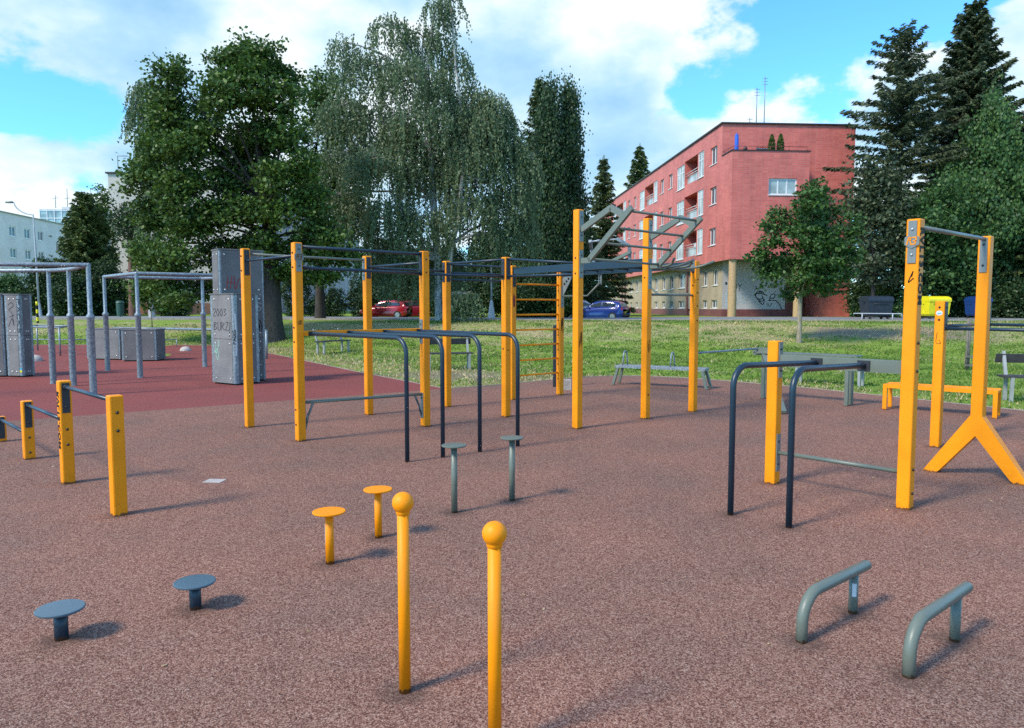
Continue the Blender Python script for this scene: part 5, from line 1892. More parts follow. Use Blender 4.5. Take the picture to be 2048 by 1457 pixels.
mb.box((.09, 1.12, PAR + .03), (.30, 1.74, .05))
mb.build('parapet_cap', M['dark_trim'], RB)
# overhang underside
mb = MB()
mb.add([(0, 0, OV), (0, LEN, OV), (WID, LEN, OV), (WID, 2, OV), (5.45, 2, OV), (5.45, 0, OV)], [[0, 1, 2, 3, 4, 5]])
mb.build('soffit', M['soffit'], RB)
# ground storey
GX, GY = .6, 3.1
gh = []
gw = [(c - .55, c + .55, 2.35, 3.55, 2) for c in (4.7 - GY, 7.0 - GY, 16.3 - GY, 19.0 - GY, 21.7 - GY, 24.4 - GY, 27.1 - GY, 29.8 - GY, 32.5 - GY, 39.8 - GY, 42.4 - GY)]
gw.append((12.3 - GY, 14.2 - GY, 2.35, 3.55, 3))
bw = [(w[0] - (.0 if i else .0), w[1] + (.25 if i == 0 else 0), .62, 1.25, 2) for i, w in enumerate(gw)]
doors = [(9.8 - GY, 11.3 - GY, .02, 3.7), (35.4 - GY, 36.8 - GY, .02, 3.7)]
low = MB()
PZ = .55
wall_holes(low, (GX, GY, 0), (0, 1, 0), LEN - GY - .2, PZ, OV, [w[:4] for w in gw + bw] + [(d[0], d[1], PZ, d[3]) for d in doors], NX, .2)
low.build('beige_wall', M['beige'], RB)
mb = MB()
wall_holes(mb, (GX - .04, GY - .04, 0), (0, 1, 0), LEN - GY - .2, -.3, PZ, [(d[0] + .04, d[1] + .04, -.3, PZ) for d in doors], NX, .2)
mb.add([(GX - .04, GY - .04, -.3), (6.0, GY - .04, -.3), (6.0, GY - .04, PZ), (GX - .04, GY - .04, PZ)], [[0, 1, 2, 3]])
mb.add([(GX - .04, GY - .04, PZ), (6.0, GY - .04, PZ), (6.0, GY + .02, PZ), (GX - .04, GY + .02, PZ)], [[0, 1, 2, 3]])
mb.build('plinth', M['brick_dark'], RB)
mb = MB()
mb.add([(GX, GY, PZ), (5.35, GY, PZ), (5.35, GY, OV), (GX, GY, OV)], [[0, 1, 2, 3]])
grw = mb.build('rendered_wall', M['lilac'], RB)
mb = MB()
mb.box((5.66, GY + .05, OV / 2), (.62, .16, OV))
mb.box((6.3, 4.4, OV / 2), (.1, 2.4, OV))
mb.box((6.9, 5.42, OV / 2), (1.1, .1, OV))
mb.build('entrance_wall', M['brick_dark'], RB)
# brown pilasters beside the doors
mb = MB()
for d in doors:
    for y in (GY + d[0] - .22, GY + d[1] + .18):
        mb.box((GX - .02, y, OV / 2), (.14, .34, OV - .02))
mb.build('door_pilaster', M['brick_dark'], RB)
for d in doors:
    f = window(RB, (GX, GY, 0), (0, 1, 0), NX, d[0] + .02, d[1] - .02, 1.95 if False else .05, 3.66, 2, .10, .09, 'glass', True, 'door', False)
for w in gw + bw:
    window(RB, (GX, GY, 0), (0, 1, 0), NX, *w[:4], w[4], .12, .075)
for i, w in enumerate(wins):
    tall = w[3] - w[2] > 1.5
    window(RB, (0, 0, 0), (0, 1, 0), NX, *w[:4], w[4], .05 if tall else .12, .09, 'glass_pale' if tall else 'glass', tall)
window(RB, (0, 0, 0), (1, 0, 0), NY, 2.6, 4.6, 8.4, 9.52, 3, .10, .09, 'glass_pale')
window(RB, (0, 2, 0), (1, 0, 0), NY, 2.45, 3.5, 10.35, 12.0, 1, .10, .08, sill=False)
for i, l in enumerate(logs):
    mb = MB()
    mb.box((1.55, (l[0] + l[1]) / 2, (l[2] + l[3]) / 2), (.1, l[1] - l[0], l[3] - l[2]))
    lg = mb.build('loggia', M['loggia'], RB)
    mb = MB()
    for z in (l[2] + .95, l[2] + .75):
        mb.tube([(.10, l[0], z), (.10, l[1], z)], .025, 6)
    mb.build('railing', M['upvc'], lg)
    mb = MB()
    mb.box((.25, (l[0] + l[1]) / 2, l[2] + .36), (.03, l[1] - l[0] - .02, .7))
    mb.build('balustrade', M['glass_pale'], lg)
    if i in (4, 8, 0, 3):      # washing and pot plants
        rr = random.Random(i)
        mb = MB()
        if i in (0, 4):
            for q in range(5):
                mb.box((.42, l[0] + .4 + q * .34, l[2] + .72 + rr.uniform(-.1, .1)), (.03, .26, .55 + rr.uniform(-.15, .15)), rz=rr.uniform(-.2, .2))
            mb.build('laundry', M['cloth'], lg)
        else:
            for q in range(14):
                mb.box((.3 + rr.uniform(-.1, .1), l[0] + .5 + rr.uniform(0, .9), l[2] + .75 + rr.uniform(0, .35)), (.12, .12, .10), rz=rr.random())
            mb.build('flower_box', M['terracotta'], lg)
# columns
for (x, y, label) in ((.35, .38, None), (5.05, .40, None)):
    MB().lathe([(.30, -.2), (.29, 1), (.27, OV + .01)], (x, y, 0), 22).build('column', M['column'], RB)
# terrace: rail, closed blue parasol, wall lamp, potted conifers, flue
mb = MB()
for (a, b) in (((.1, .1), (5.3, .1)), ((.1, .1), (.1, 2.0))):
    mb.tube([(*a, PAR + .32), (*b, PAR + .32)], .02, 6)
for (x, y) in ((.1, .1), (1.4, .1), (2.7, .1), (4.0, .1), (5.3, .1), (.1, 1.1)):
    mb.tube([(x, y, PAR + .05), (x, y, PAR + .32)], .016, 6)
mb.build('terrace_rail', M['brick_dark'], RB)


def RBW(x, y, z):
    return RB.matrix_basis @ Vector((x, y, z))


RB.matrix_basis = Matrix.Translation((15.0, 52.0, .90)) @ Matrix.Rotation(math.atan(.069), 4, 'Z')
p = RBW(.45, .45, 10.25)
mb = MB().lathe([(.05, 0), (.05, .35), (.13, .45), (.15, 1.0), (.13, 2.2), (.02, 2.35)], (0, 0, 0), 10)
tag(mb.build('closed_parasol', M['blue_cloth']), 'rolled blue parasol standing on the roof terrace corner', 'parasol').location = p
for i, (x, hh) in enumerate(((3.05, 2.35), (3.68, 2.4))):
    p = RBW(x, .75, 10.25)
    o = empty('potted_conifer', p, 0, ('left' if i == 0 else 'right') + ' slim potted conifer on the roof terrace', 'plant', 'potted conifers on the terrace')
    MB().lathe([(.16, 0), (.2, .4), (.17, .4)], (0, 0, 0), 12).build('pot', M['plinth'], o)
    r2 = np.random.RandomState(90 + i)
    nn = 1500
    t = r2.rand(nn)
    an = r2.rand(nn) * 6.283
    rad = .26 * np.sin(np.pi * np.clip(t * .93 + .07, 0, 1)) ** .6 * np.sqrt(.3 + .7 * r2.rand(nn))
    Pp = np.stack([np.cos(an) * rad, np.sin(an) * rad, .4 + t * (hh - .4)], 1)
    Ax = unit(np.stack([np.cos(an) * .5, np.sin(an) * .5, np.ones(nn)], 1) + r2.normal(size=(nn, 3)) * .3) * .09
    leaf_quads('foliage', Pp, Ax, rand_dirs(nn, r2) * .04, M['leaf_thuja'], o)
mb = MB()
mb.lathe([(.02, 0), (.14, .04), (.16, .12), (.05, .26), (0, .28)], (1.62, 1.86, 11.75), 10)
mb.bar((1.62, 2.0, 12.0), (1.62, 1.86, 11.98), .03, .03)
mb.build('wall_lamp', M['dark_trim'], RB)
mb = MB().lathe([(.09, 0), (.09, .9), (.13, .92), (.13, 1.0), (0, 1.02)], (4.55, 1.0, 10.25), 10)
mb.mat(0)
mb.build('flue', M['galv'], RB)
# aerials
mb = MB()
for (x, y, hh) in ((3.1, 5, 1.2), (3.6, 5, 3.4), (4.2, 5, 4.2)):
    mb.tube([(x, y, TOP), (x, y, TOP + hh)], .035, 6)
    for k in range(3):
        z = TOP + hh - .12 - k * .22
        mb.tube([(x - .22, y, z), (x + .22, y, z)], .015, 5)
mb.build('aerial', M['galv'], RB)
# graffiti on the rendered wall: pale blue bubble letters, outlined word, doodled head
GW = (GX, GY - .002, 0)
strokes(RB, (GX + .32, GY - .002, .85), XA, ZA, [[(0, 2), (0, 0), (.6, -.3), (.7, .4), (.6, .9), (.8, 1.2), (.7, 1.9), (.1, 2.1)], [(.35, .5), (.35, 1.5)],
                                               [(1.2, 1.0), (1.4, 2.0), (2.1, 1.9), (2.3, .9), (1.8, .2), (1.2, .9)], [(1.6, 1.0), (1.8, 1.3), (1.9, .9), (1.6, .9)],
                                               [(2.7, 1.9), (2.9, .4), (3.5, .4)], [(2.7, 1.9), (3.2, 1.9), (3.4, 1.0), (3.8, .8)]], .42, .055, M['blue_mark'])
strokes(RB, (GX + .55, GY - .002, 2.0), XA, ZA, [[(0, 0), (0, 1), (.5, .9), (.5, .1), (0, 0)], [(.2, .4), (.3, .6)], [(.7, .1), (.7, 1), (1.2, 1), (1.3, .4), (1.1, 0), (.7, .1)],
                                               [(1.5, 1), (1.8, .5), (1.7, -.3)], [(1.8, .5), (2.2, 1)]], .42, .035, M['black'])
strokes(RB, (GX + 2.75, GY - .002, 1.35), XA, ZA, [[(math.cos(t) * .8 + .2, math.sin(t) * .75 + .6) for t in np.linspace(.2, 5.6, 12)], [(-.9, .6), (-.3, .9), (.9, .8), (1.6, .5)],
                                                 [(-.5, .2), (.3, -.5), (.9, -.3), (.6, .5)], [(0, -.5), (.8, -1.1), (1.1, -.2)], [(-.1, .9), (.2, 1.2), (.6, 1.0)],
                                                 [(2.0, -.4), (2.3, .6), (3.0, .8), (2.9, .1), (2.1, .0)], [(1.9, -.4), (3.2, -.4), (4.0, -1.2), (4.4, -2.1)], [(.2, 1.9), (.9, 1.9)], [(.2, 2.2), (.8, 2.3)],
                                                 [(-.8, 1.6), (-.4, 1.9), (-.7, 2.2)]], .40, .06, M['black'])
strokes(RB, (GX + 3.35, GY - .002, .78), XA, ZA, hand('SLP'), .15, .03, M['black'])
MB().box((GX + .80, GY - .01, 2.92), (.42, .02, .16)).build('name_plate', M['white_mark'], RB)
MB().box((GX + .28, GY - .01, 2.45), (.14, .02, .18)).build('name_plate', M['dark_trim'], RB)

# white block with small windows, far left
WBX, WBY = -71.0, 106.5
WB = empty('white_apartment_block', (WBX, WBY, .9), math.atan(.069), 'pale grey-white apartment block with small windows at the left edge', 'building')
H1, L1 = 13.9, 20.5
# facade faces +x: local x = 0 plane, runs along +y
wn, sm = [], []
for fl in range(4):
    z = 1.6 + 3.05 * fl
    for k, yk in enumerate((.6, 4.3, 7.8)):
        wn.append((yk, yk + 1.5, z, z + 1.45))
    wn.append((12.9, 14.3, z - 1.3 if fl else z, (z - 1.3 if fl else z) + 1.45))
    wn.append((18.4, 19.9, z, z + 1.45))
    sm.append((10.9, 11.9, z + .75, z + 1.15))
    sm.append((16.0, 17.0, z + .55, z + .95))
mb = MB()
wall_holes(mb, (0, -2, 0), (0, 1, 0), L1 + 2, 0, H1, [(a + 2, b + 2, c, d) for a, b, c, d in wn + sm], (1, 0, 0), .22)
mb.add([(0, -2, 0), (-12, -2, 0), (-12, -2, H1), (0, -2, H1)], [[3, 2, 1, 0]])
mb.add([(0, L1, 0), (-12, L1, 0), (-12, L1, H1), (0, L1, H1)], [[0, 1, 2, 3]])
mb.build('wall', M['offwhite'], WB)
MB().box((-6, L1 / 2 - 1, H1 + .06), (12.4, L1 + 2.4, .14)).build('roof', M['steel_grey'], WB)
for a, b, c, d in wn:
    window(WB, (0, 0, 0), (0, 1, 0), (1, 0, 0), a, b, c, d, 2, .1, .12)
for a, b, c, d in sm:
    window(WB, (0, 0, 0), (0, 1, 0), (1, 0, 0), a, b, c, d, 1, .1, .06, sill=True)
# glazed stair tower behind it
mb = MB()
mb.box((-1.5, 29, 9), (7, 8, 18), )
tw = mb.build('stair_tower', M['offwhite'], WB)
mb = MB()
mb.box((-4.5, 24.94, 16.1), (8.4, .1, 2.8))
mb.build('glazing', M['glass_pale'], tw)
mb = MB()
for k in range(8):
    mb.box((-8.6 + k * 1.2, 24.86, 16.1), (.12, .1, 2.9))
for z in (14.8, 16.0, 17.3):
    mb.box((-4.5, 24.84, z), (8.5, .1, .12))
mb.build('glazing_bar', M['upvc'], tw)
mb = MB()
for k in range(4):
    mb.tube([(-7 + k * 2.0, 27, 18), (-7 + k * 2.0, 27, 20.2 + (k % 2) * 1.2)], .06, 5)
    mb.tube([(-7.5 + k * 2.0, 27, 19.6), (-6.5 + k * 2.0, 27, 19.8)], .04, 5)
mb.build('aerial', M['steel_grey'], WB)

# cream block behind the largest maple: gable to the camera, long mauve facade to the right
CB = empty('cream_apartment_block', (X_(226, 62), 62.0, .95), math.atan(.069), 'cream apartment block with brown plinth mostly hidden behind the largest maple', 'building')
W2, H2, L2 = 12.0, 11.5, 62.0
mb = MB()
mb.add([(0, 0, 1.0), (W2, 0, 1.0), (W2, 0, H2), (0, 0, H2)], [[0, 1, 2, 3]])
mb.add([(0, 0, 0), (0, L2, 0), (0, L2, H2), (0, 0, H2)], [[3, 2, 1, 0]])
mb.box((W2 * .52, 6, H2 + 1.0), (W2 * .70, 10, 2.0))
mb.build('wall', M['cream'], CB)
mb = MB()
cw = [(3 + 3.2 * k, 4.4 + 3.2 * k, 1.9 + 2.9 * f, 3.2 + 2.9 * f) for k in range(18) for f in range(3)]
wall_holes(mb, (W2, 0, 0), (0, 1, 0), L2, 0, H2, cw, (1, 0, 0), .2)
mb.add([(0, L2, 0), (W2, L2, 0), (W2, L2, H2), (0, L2, H2)], [[3, 2, 1, 0]])
mb.build('side_wall', M['greyface'], CB)
for w in cw:
    window(CB, (W2, 0, 0), (0, 1, 0), (1, 0, 0), *w, 2, .1, .1)
mb = MB()
mb.add([(-.03, -.03, -.2), (W2 + .03, -.03, -.2), (W2 + .03, -.03, 1.0), (-.03, -.03, 1.0)], [[0, 1, 2, 3]])
mb.add([(-.03, -.03, 1.0), (W2 + .03, -.03, 1.0), (W2 + .03, .02, 1.0), (-.03, .02, 1.0)], [[0, 1, 2, 3]])
mb.build('plinth', M['plinth'], CB)
mb = MB()
mb.box((W2 / 2, L2 / 2, H2 + .05), (W2 + .3, L2 + .3, .12))
mb.build('roof', M['dark_trim'], CB)
mb = MB()
mb.box((W2 * .52, 6, H2 + 2.05), (W2 * .70 + .2, 10.2, .10))
mb.tube([(.4, 1, H2 + .1), (.4, 1, H2 + 1.6), (1.2, 1, H2 + 1.6)], .03, 5)
mb.build('roof_aerial', M['dark_trim'], CB)


# ------------------------------------------------------------------ lamps, signs, bins
def arm_lamp(x, y, hh, label):
    o = empty('street_lamp', (x, y, t1(x, y) - .04), 0, label, 'street lamp')
    MB().lathe([(.20, 0), (.20, .08), (.17, .1), (.10, .85), (.07, .95)], (0, 0, 0), 12).build('base', M['lamp_white'], o)
    pts = [(0, 0, .9), (-.05, 0, hh * .55), (-.10, 0, hh - 1.0)] + [(-.10 - 1.25 * math.sin(t), 0, hh - 1.0 + .75 * (1 - math.cos(t)) + .10 * t) for t in np.linspace(.2, 1.45, 7)]
    MB().tube(pts, [.07, .055, .05] + [.04] * 7, 10).build('pole', M['lamp_white'], o)
    e = pts[-1]
    mb = MB()
    mb.lathe([(0, -.07), (.10, -.05), (.12, 0), (.08, .07), (0, .09)], (0, 0, 0), 12)
    mb.v = [(v[0] * 2.6 + e[0] - .28, v[1] + e[1], v[2] + e[2] + .02) for v in mb.v]
    mb.build('lamp_head', M['steel_grey'], o)


Y = 50
arm_lamp(X_(78, Y), Y, wz(402, Y) - t1(X_(78, Y), Y), 'tall curved-arm street lamp before the white block on the left')
Y = 46
x = X_(983, Y)
o = empty('street_lamp', (x, Y, t1(x, Y) - .04), 0, 'slim street lamp on a pale obelisk base under the birch', 'street lamp')
mb = MB()
mb.lathe([(.25, 0), (.22, .12), (.09, 1.05), (.06, 1.1)], (0, 0, 0), 8, True)
mb.build('base', M['lamp_white'], o)
MB().tube([(0, 0, 1.05), (0, 0, 2.6), (-.02, 0, 6.0)], [.055, .045, .04], 10).build('pole', M['lamp_white'], o)
MB().lathe([(0, -.05), (.14, 0), (.16, .12), (.05, .25), (0, .26)], (-.02, 0, 6.0), 12).build('lamp_head', M['steel_grey'], o)
# striped bollard on the bank
Y = 38.5
x = X_(74, Y)
mb = MB()
for k in range(6):
    mb.mat(k % 2)
    mb.tube([(0, 0, -.1 + k * .2), (0, 0, .1 + k * .2)], .06, 10, k in (0, 5))
tag(mb.build('striped_bollard', [M['black'], M['yellow_plastic']]), 'black and yellow striped bollard at the foot of the left lamp', 'bollard').location = (x, Y, t1(x, Y) - .05)
# thin stake on the lawn
Y = 37
x = X_(303, Y)
mb = MB().tube([(0, 0, -.1), (-.03, 0, 1.3)], [.025, .02], 6)
tag(mb.build('thin_stake', M['stake']), 'thin wooden stake on the grass below the largest maple', 'stake').location = (x, Y, t1(x, Y))
# green litter bin
Y = 48
x = X_(240, Y)
o = empty('litter_bin', (x, Y, t1(x, Y) - .04), 0, 'green litter bin beside the road on the left', 'litter bin')
MB().lathe([(.20, .1), (.23, .85), (.23, .9), (0, .9)], (0, 0, 0), 14).build('body', M['green_bin'], o)
MB().lathe([(.0, .10), (.06, .10), (.04, 0), (.0, 0)], (0, 0, 0), 8).build('foot', M['steel_grey'], o)
MB().lathe([(.26, .92), (.2, 1.06), (0, 1.08)], (0, 0, 0), 14).build('lid', M['green_bin'], o)
# red-brown bare trunk of a pine seen under the maple
Y = 52
x = X_(267, Y)
o = empty('pine_tree', (x, Y, t1(x, Y) - .06), 0, 'pine with bare red-brown trunk behind the square pipe frame', 'tree', 'trees behind the sports ground')
MB().tube([(0, 0, -.1), (.02, 0, 2), (.0, 0, 4.2), (-.05, 0, 6)], [.34, .28, .24, .15], 12, False).build('trunk', M['bark_pine'], o)
r2 = np.random.RandomState(123)
Pp = rand_dirs(2600, r2) * (1.3 * r2.rand(2600) ** .4)[:, None] * np.array([1, 1, 1.1]) + np.array([0, 0, 6.4])
leaf_quads('crown', Pp, rand_dirs(2600, r2) * .16, rand_dirs(2600, r2) * .05, M['leaf_dark'], o)


def container(x, y, rz, mat, label, w=1.38):
    o = empty('waste_container', (x, y, t1(x, y) - .04), rz, label, 'waste container', 'waste containers beyond the bank')
    mb = MB()
    vs = []
    for (z, sx, sy) in ((.20, .40, .36), (.30, .455, .42), (.95, .49, .47), (.98, .50, .50), (1.03, .50, .50)):
        vs += [(a * w * sx, b * 1.02 * sy, z) for a, b in ((-1, -1), (1, -1), (1, 1), (-1, 1))]
    fs = [[3, 2, 1, 0]]
    for l in range(4):
        for k in range(4):
            j = (k + 1) % 4
            fs.append([l * 4 + k, l * 4 + j, l * 4 + 4 + j, l * 4 + 4 + k])
    mb.add(vs, fs)
    mb.box((-.50 * w, 0, .92), (.06, .1, .12))
    mb.box((.50 * w, 0, .92), (.06, .1, .12))
    mb.build('body', M[mat], o)
    mb = MB()    # rounded lid
    prof = [(-.52, 1.03)] + [(-.52 * math.cos(t), 1.05 + .24 * math.sin(t) ** .8) for t in np.linspace(.25, math.pi - .25, 9)] + [(.52, 1.03)]
    mb.prism([(p[0], p[1]) for p in prof][::-1], (-w * .51, 0, 0), (0, 1, 0), (0, 0, 1), w * 1.02)
    mb.build('lid', M[mat], o)
    for sx in (-1, 1):
        for sy in (-1, 1):
            MB().tube([(sx * w * .36 - .03, sy * .32, .09), (sx * w * .36 + .03, sy * .32, .09)], .09, 12).build('wheel', M['tyre'], o)
    MB().tube([(-w * .3, -.50, .86), (w * .3, -.50, .86)], .018, 8).build('handle', M['plate_dark'], o)


container(X_(1752, 40.5), 40.5, R(4), 'black_plastic', 'black wheeled waste container behind the low white rail')
container(X_(1868, 41.5), 41.5, R(8), 'yellow_plastic', 'yellow wheeled waste container behind the yellow posts', 1.3)
container(X_(1956, 42.5), 42.5, R(8), 'blue_plastic', 'blue wheeled waste container behind the forked post', .95)
Y = 39.2
xa, xb = X_(1708, Y), X_(1806, Y)
o = empty('barrier_rail', (xa, Y, t1(xa, Y) - .04), 0, 'low white tube barrier in front of the black container', 'barrier')
MB().tube([(0, 0, .32)] + bent((0.02, 0, .36), (xb - xa - .05, 0, .34), (xb - xa, 0, .10), .06, 5)[0:], .03, 10).build('rail', M['lamp_white'], o)
for x in ((X_(1725, Y) - xa), (X_(1786, Y) - xa)):
    MB().tube([(x, 0, -.05), (x, 0, .34)], .03, 10).build('post', M['lamp_white'], o)


# ------------------------------------------------------------------ parked cars
def car(x, y, z, heading, paintm, label, s=1.0, rack=False):
    """hatchback; local +x is the nose"""
    o = empty('parked_car', (x, y, z), heading, label, 'car', 'parked cars beyond the bank')
    o.scale = (s, s, s)
    Wd = 1.74

    def loft(name, secs, mat, parent):
        """secs: list of (x, [(halfwidth, z), ...]) from nose to tail"""
        mb = MB()
        n = len(secs[0][1])
        vs = []
        for (x_, pr) in secs:
            ring = [(x_, w_, z_) for (w_, z_) in pr] + [(x_, -w_, z_) for (w_, z_) in pr[::-1]]
            vs += ring
        m = 2 * n
        fs = []
        for i in range(len(secs) - 1):
            for k in range(m - 1):
                fs.append([i * m + k, i * m + k + 1, (i + 1) * m + k + 1, (i + 1) * m + k])
        fs.append(list(range(m)))
        fs.append([(len(secs) - 1) * m + k for k in range(m)][::-1])
        mb.add(vs, fs, True)
        return mb.build(name, mat, parent)
    a = Wd / 2
    body = [(2.02, [(.45, .25), (.55, .35), (.55, .52), (.50, .62)]), (1.90, [(.74, .20), (.80, .34), (.79, .60), (.66, .72)]), (1.45, [(a - .03, .18), (a, .34), (a - .02, .70), (.72, .84)]),
            (.85, [(a - .02, .18), (a, .36), (a - .02, .80), (.76, .92)]), (.0, [(a - .02, .18), (a, .36), (a - .02, .86), (.80, .95)]), (-1.0, [(a - .02, .18), (a, .36), (a - .01, .90), (.80, .98)]),
            (-1.65, [(a - .04, .20), (a - .02, .38), (a - .05, .92), (.76, 1.0)]), (-1.92, [(.70, .26), (.78, .42), (.76, .86), (.68, .96)]), (-2.0, [(.55, .34), (.66, .46), (.64, .74), (.55, .84)])]
    loft('body', body, M[paintm], o)
    roof = [(.95, [(.74, .90), (.72, .91), (.70, .92), (.66, .925)]), (.25, [(.74, .95), (.66, 1.28), (.60, 1.38), (.48, 1.41)]), (-.4, [(.75, .96), (.66, 1.34), (.60, 1.45), (.48, 1.48)]),
            (-1.1, [(.74, .98), (.65, 1.32), (.59, 1.42), (.46, 1.45)]), (-1.62, [(.73, .99), (.64, 1.20), (.57, 1.30), (.44, 1.33)]), (-1.84, [(.70, .96), (.68, .98), (.66, .99), (.62, 1.0)])]
    loft('cabin', roof, M[paintm], o)
    # glazing: thin panels a few mm proud of the cabin
    for sg in (-1, 1):
        for (x0, x1, z0a, z1a, z0b, z1b) in ((.55, -.32, 1.02, 1.14, 1.02, 1.36), (-.40, -1.42, 1.03, 1.355, 1.05, 1.25)):
            def sp(xx, zz):
                t = (zz - .95) / .42
                return (xx, sg * (.765 - .10 * t), zz)
            q = [sp(x0, z0a), sp(x1, z0b), sp(x1, z1b), sp(x0, z1a)]
            mb = MB()
            qq = [Vector(p) for p in q]
            mb.add(qq + [p + Vector((0, sg * .012, 0)) for p in qq], [[0, 1, 2, 3], [4, 5, 6, 7], [0, 1, 5, 4], [1, 2, 6, 5], [2, 3, 7, 6], [3, 0, 4, 7]])
            mb.build('side_window', M['car_glass'], o)
    mb = MB()
    mb.add([(-1.655, -.50, 1.27), (-1.655, .50, 1.27), (-1.85, .58, 1.02), (-1.85, -.58, 1.02)], [[0, 1, 2, 3]])
    mb.v = [(v[0] - .012, v[1], v[2] + .006) for v in mb.v]
    mb.build('rear_window', M['car_glass'], o)
    mb = MB()
    mb.add([(.85, -.62, .965), (.85, .62, .965), (.27, .52, 1.375), (.27, -.52, 1.375)], [[0, 1, 2, 3]])
    mb.v = [(v[0] + .02, v[1], v[2] + .012) for v in mb.v]
    mb.build('windscreen', M['car_glass'], o)
    for sx in (1.28, -1.27):
        for sg in (-1, 1):
            y_ = sg * (a - .10)
            w_ = MB().tube([(sx, y_ - .10, .31), (sx, y_ + .11 if sg > 0 else y_ - .11 + .0, .31)] if sg > 0 else [(sx, y_ + .10, .31), (sx, y_ - .11, .31)], .31, 20).build('wheel', M['tyre'], o)
            MB().tube([(sx, y_ + sg * .105, .31), (sx, y_ + sg * .120, .31)], .20, 14).build('rim', M['rim'], w_)
    for sg in (-1, 1):
        MB().box((-1.90, sg * .66, .84), (.14, .18, .20), rz=sg * .3).build('tail_lamp', M['tail'], o)
        MB().box((1.84, sg * .62, .62), (.16, .26, .12), rz=-sg * .35).build('headlamp', M['headlamp'], o)
        MB().box((.62, sg * .93, 1.0), (.12, .16, .11)).build('door_mirror', M[paintm], o)
        if rack:
            MB().bar((.1, sg * .54, 1.47), (-1.2, sg * .54, 1.48), .04, .04).build('roof_rail', M['dark_trim'], o)
    MB().box((-1.96, 0, .40), (.10, 1.2, .16)).build('bumper', M['plate_dark'], o)
    return o


Y = 50.0
car(X_(1203, Y), Y, .72, R(148), 'car_blue', 'blue hatchback with dark roof rails parked before the red building', .90, True)
car(X_(1160, 54), 54, .78, R(20), 'car_silver', 'silver car mostly hidden behind the tallest rig post', .92)
car(X_(772, 52), 52, .82, R(168), 'car_red', 'bright red hatchback under the weeping birch', .86)
car(X_(818, 54.5), 54.5, .84, R(176), 'car_maroon', 'darker red car right of the bright red hatchback', .86)
car(X_(855, 57.5), 57.5, .90, R(10), 'car_white', 'white car partly hidden behind the rig post and birch twigs', .88)

# ------------------------------------------------------------------ light and sky
AZ = R(36)      # shadows fall to the right and away
EL = R(44)
to_sun = Vector((-math.cos(AZ) * math.cos(EL), -math.sin(AZ) * math.cos(EL), math.sin(EL)))
sl = bpy.data.lights.new('sun', 'SUN')
sl.energy = 2.45
sl.angle = R(12)
sl.color = (1.0, .90, .74)
so = bpy.data.objects.new('sun', sl)
COL.objects.link(so)
so.rotation_euler = to_sun.to_track_quat('Z', 'Y').to_euler()

W = bpy.data.worlds.new('World')
S.world = W
W.use_nodes = True
nt = W.node_tree
bg = nt.nodes['Background']
sky = N(nt, 'ShaderNodeTexSky')
sky.sky_type = 'NISHITA'
sky.sun_disc = False
sky.sun_elevation = EL
sky.sun_rotation = math.atan2(to_sun.x, to_sun.y)
sky.altitude = 300
sky.air_density = 1.0
sky.dust_density = .4
sky.ozone_density = 2.0
tc = N(nt, 'ShaderNodeTexCoord').outputs['Generated']
blue = mixc(nt, 1.0, sky.outputs[0], (.70, 1.45, 1.92), 'MULTIPLY')


def dirv(px, py):
    u, v = (px - 1024) / 1500, (728.5 - py) / 1500
    c, s = math.cos(PITCH), math.sin(PITCH)
    return Vector((u, c + v * s, -s + v * c)).normalized()


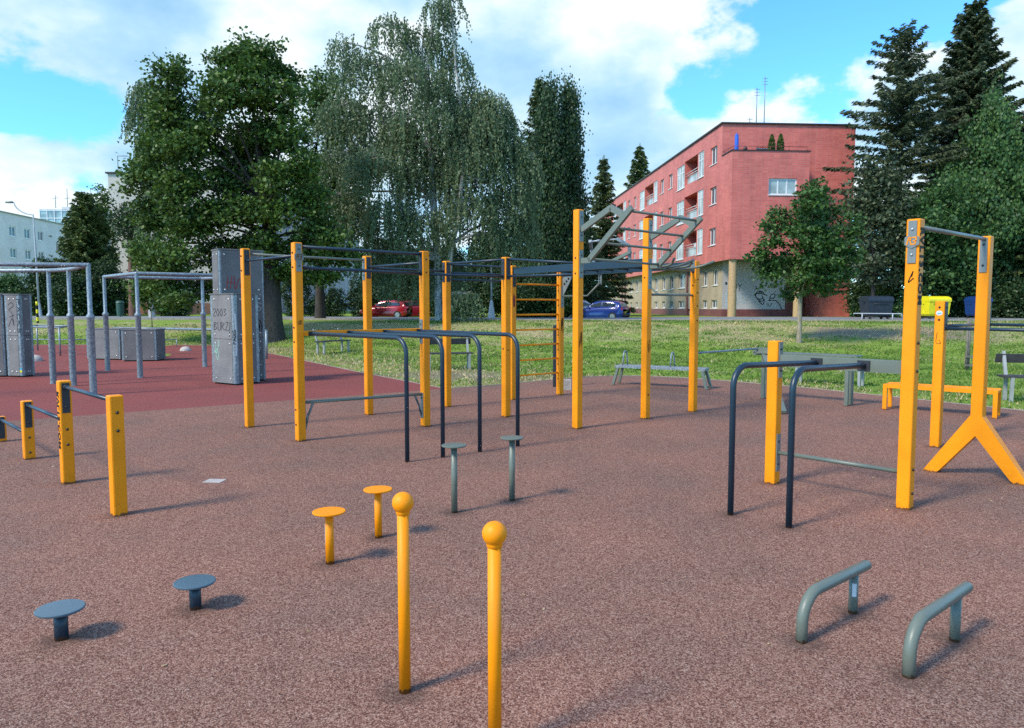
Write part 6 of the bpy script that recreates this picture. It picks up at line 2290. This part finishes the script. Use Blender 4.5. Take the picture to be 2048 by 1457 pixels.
# cloud banks by compass direction and height: (direction, half-size in degrees across, up, weight)
nrm_ = N(nt, 'ShaderNodeVectorMath')
nrm_.operation = 'NORMALIZE'
L(nt, tc, nrm_.inputs[0])
mp = N(nt, 'ShaderNodeMapping')
mp.inputs['Scale'].default_value = (1, 1, 1.7)
L(nt, nrm_.outputs[0], mp.inputs['Vector'])
n1 = noise(nt, mp.outputs[0], 4.2, 9, .58)
n2 = noise(nt, mp.outputs[0], 11.0, 6, .6)
cov = math_n(nt, 'ADD', math_n(nt, 'SUBTRACT', math_n(nt, 'MULTIPLY', n1, 3.0), 1.26), math_n(nt, 'MULTIPLY', n2, .75))
banks = [((60, 170), 13, .30), ((1700, 215), 6, .30), ((1560, 190), 4, .2), ((2000, 180), 9, .25), ((110, 110), 11, .42), ((20, 300), 4.5, .25), ((175, 355), 4.2, .34), ((20, 395), 3.5, .2), ((520, 130), 13, .38), ((850, 60), 13, .36), ((1150, 150), 13, .42), ((1250, 270), 7, .32), ((1600, 230), 7.5, .34), ((1420, 30), 10, .22), ((1990, 120), 9, .34), ((2048, 250), 8, .2),
         ((350, 330), 10, .2), ((950, 330), 12, .3), ((1190, 380), 7, .2),
         ((1380, 150), 4.0, -.5), ((1460, 110), 5, -.5), ((1620, 110), 5.5, -.5), ((1760, 40), 6.5, -.6), ((1860, 30), 5, -.4), ((120, 285), 4.6, -.62), ((215, 275), 4.2, -.5), ((315, 140), 3.0, -.36), ((265, 60), 3.0, -.25), ((1370, 225), 3.0, -.4), ((60, 400), 3.0, -.3), ((120, 390), 3.0, -.3), ((1240, 350), 2.5, -.4), ((1600, 160), 4, -.3)]
for (pp, half, wgt) in banks:
    d = dirv(*pp)
    dt = N(nt, 'ShaderNodeVectorMath')
    dt.operation = 'DOT_PRODUCT'
    L(nt, nrm_.outputs[0], dt.inputs[0])
    dt.inputs[1].default_value = d
    mr = N(nt, 'ShaderNodeMapRange')
    mr.interpolation_type = 'SMOOTHERSTEP'
    mr.inputs['From Min'].default_value = math.cos(R(half * 1.25))
    mr.inputs['From Max'].default_value = math.cos(R(half * .15))
    mr.inputs['To Min'].default_value = 0
    mr.inputs['To Max'].default_value = wgt * (.9 if wgt > 0 else .62)
    L(nt, dt.outputs['Value'], mr.inputs['Value'])
    cov = math_n(nt, 'ADD', cov, mr.outputs[0])
mask = N(nt, 'ShaderNodeMapRange')
mask.interpolation_type = 'SMOOTHSTEP'
mask.inputs['From Min'].default_value = .66
mask.inputs['From Max'].default_value = .95
L(nt, cov, mask.inputs['Value'])
n3 = noise(nt, mp.outputs[0], 5.5, 7, .55)
shade = math_n(nt, 'ADD', math_n(nt, 'MULTIPLY', math_n(nt, 'SUBTRACT', cov, .7), .36), math_n(nt, 'MULTIPLY', math_n(nt, 'SUBTRACT', n3, .5), -2.6))
ccol = ramp(nt, shade, [(.02, (5.7, 6.2, 6.3)), (.22, (4.2, 5.4, 6.1)), (.45, (2.9, 4.5, 5.7)), (.75, (2.1, 3.7, 5.2))])
colr = mixc(nt, math_n(nt, 'MULTIPLY', mask.outputs[0], .95), blue, ccol)
L(nt, colr, bg.inputs['Color'])
bg.inputs['Strength'].default_value = .102

S.view_settings.view_transform = 'Standard'
S.view_settings.look = 'None'
S.view_settings.exposure = .84
S.view_settings.gamma = 1
S.cycles.use_denoising = False
S.render.filter_size = 1.1
S.cycles.max_bounces = 6
S.cycles.diffuse_bounces = 3
S.cycles.glossy_bounces = 2
S.cycles.transparent_max_bounces = 4
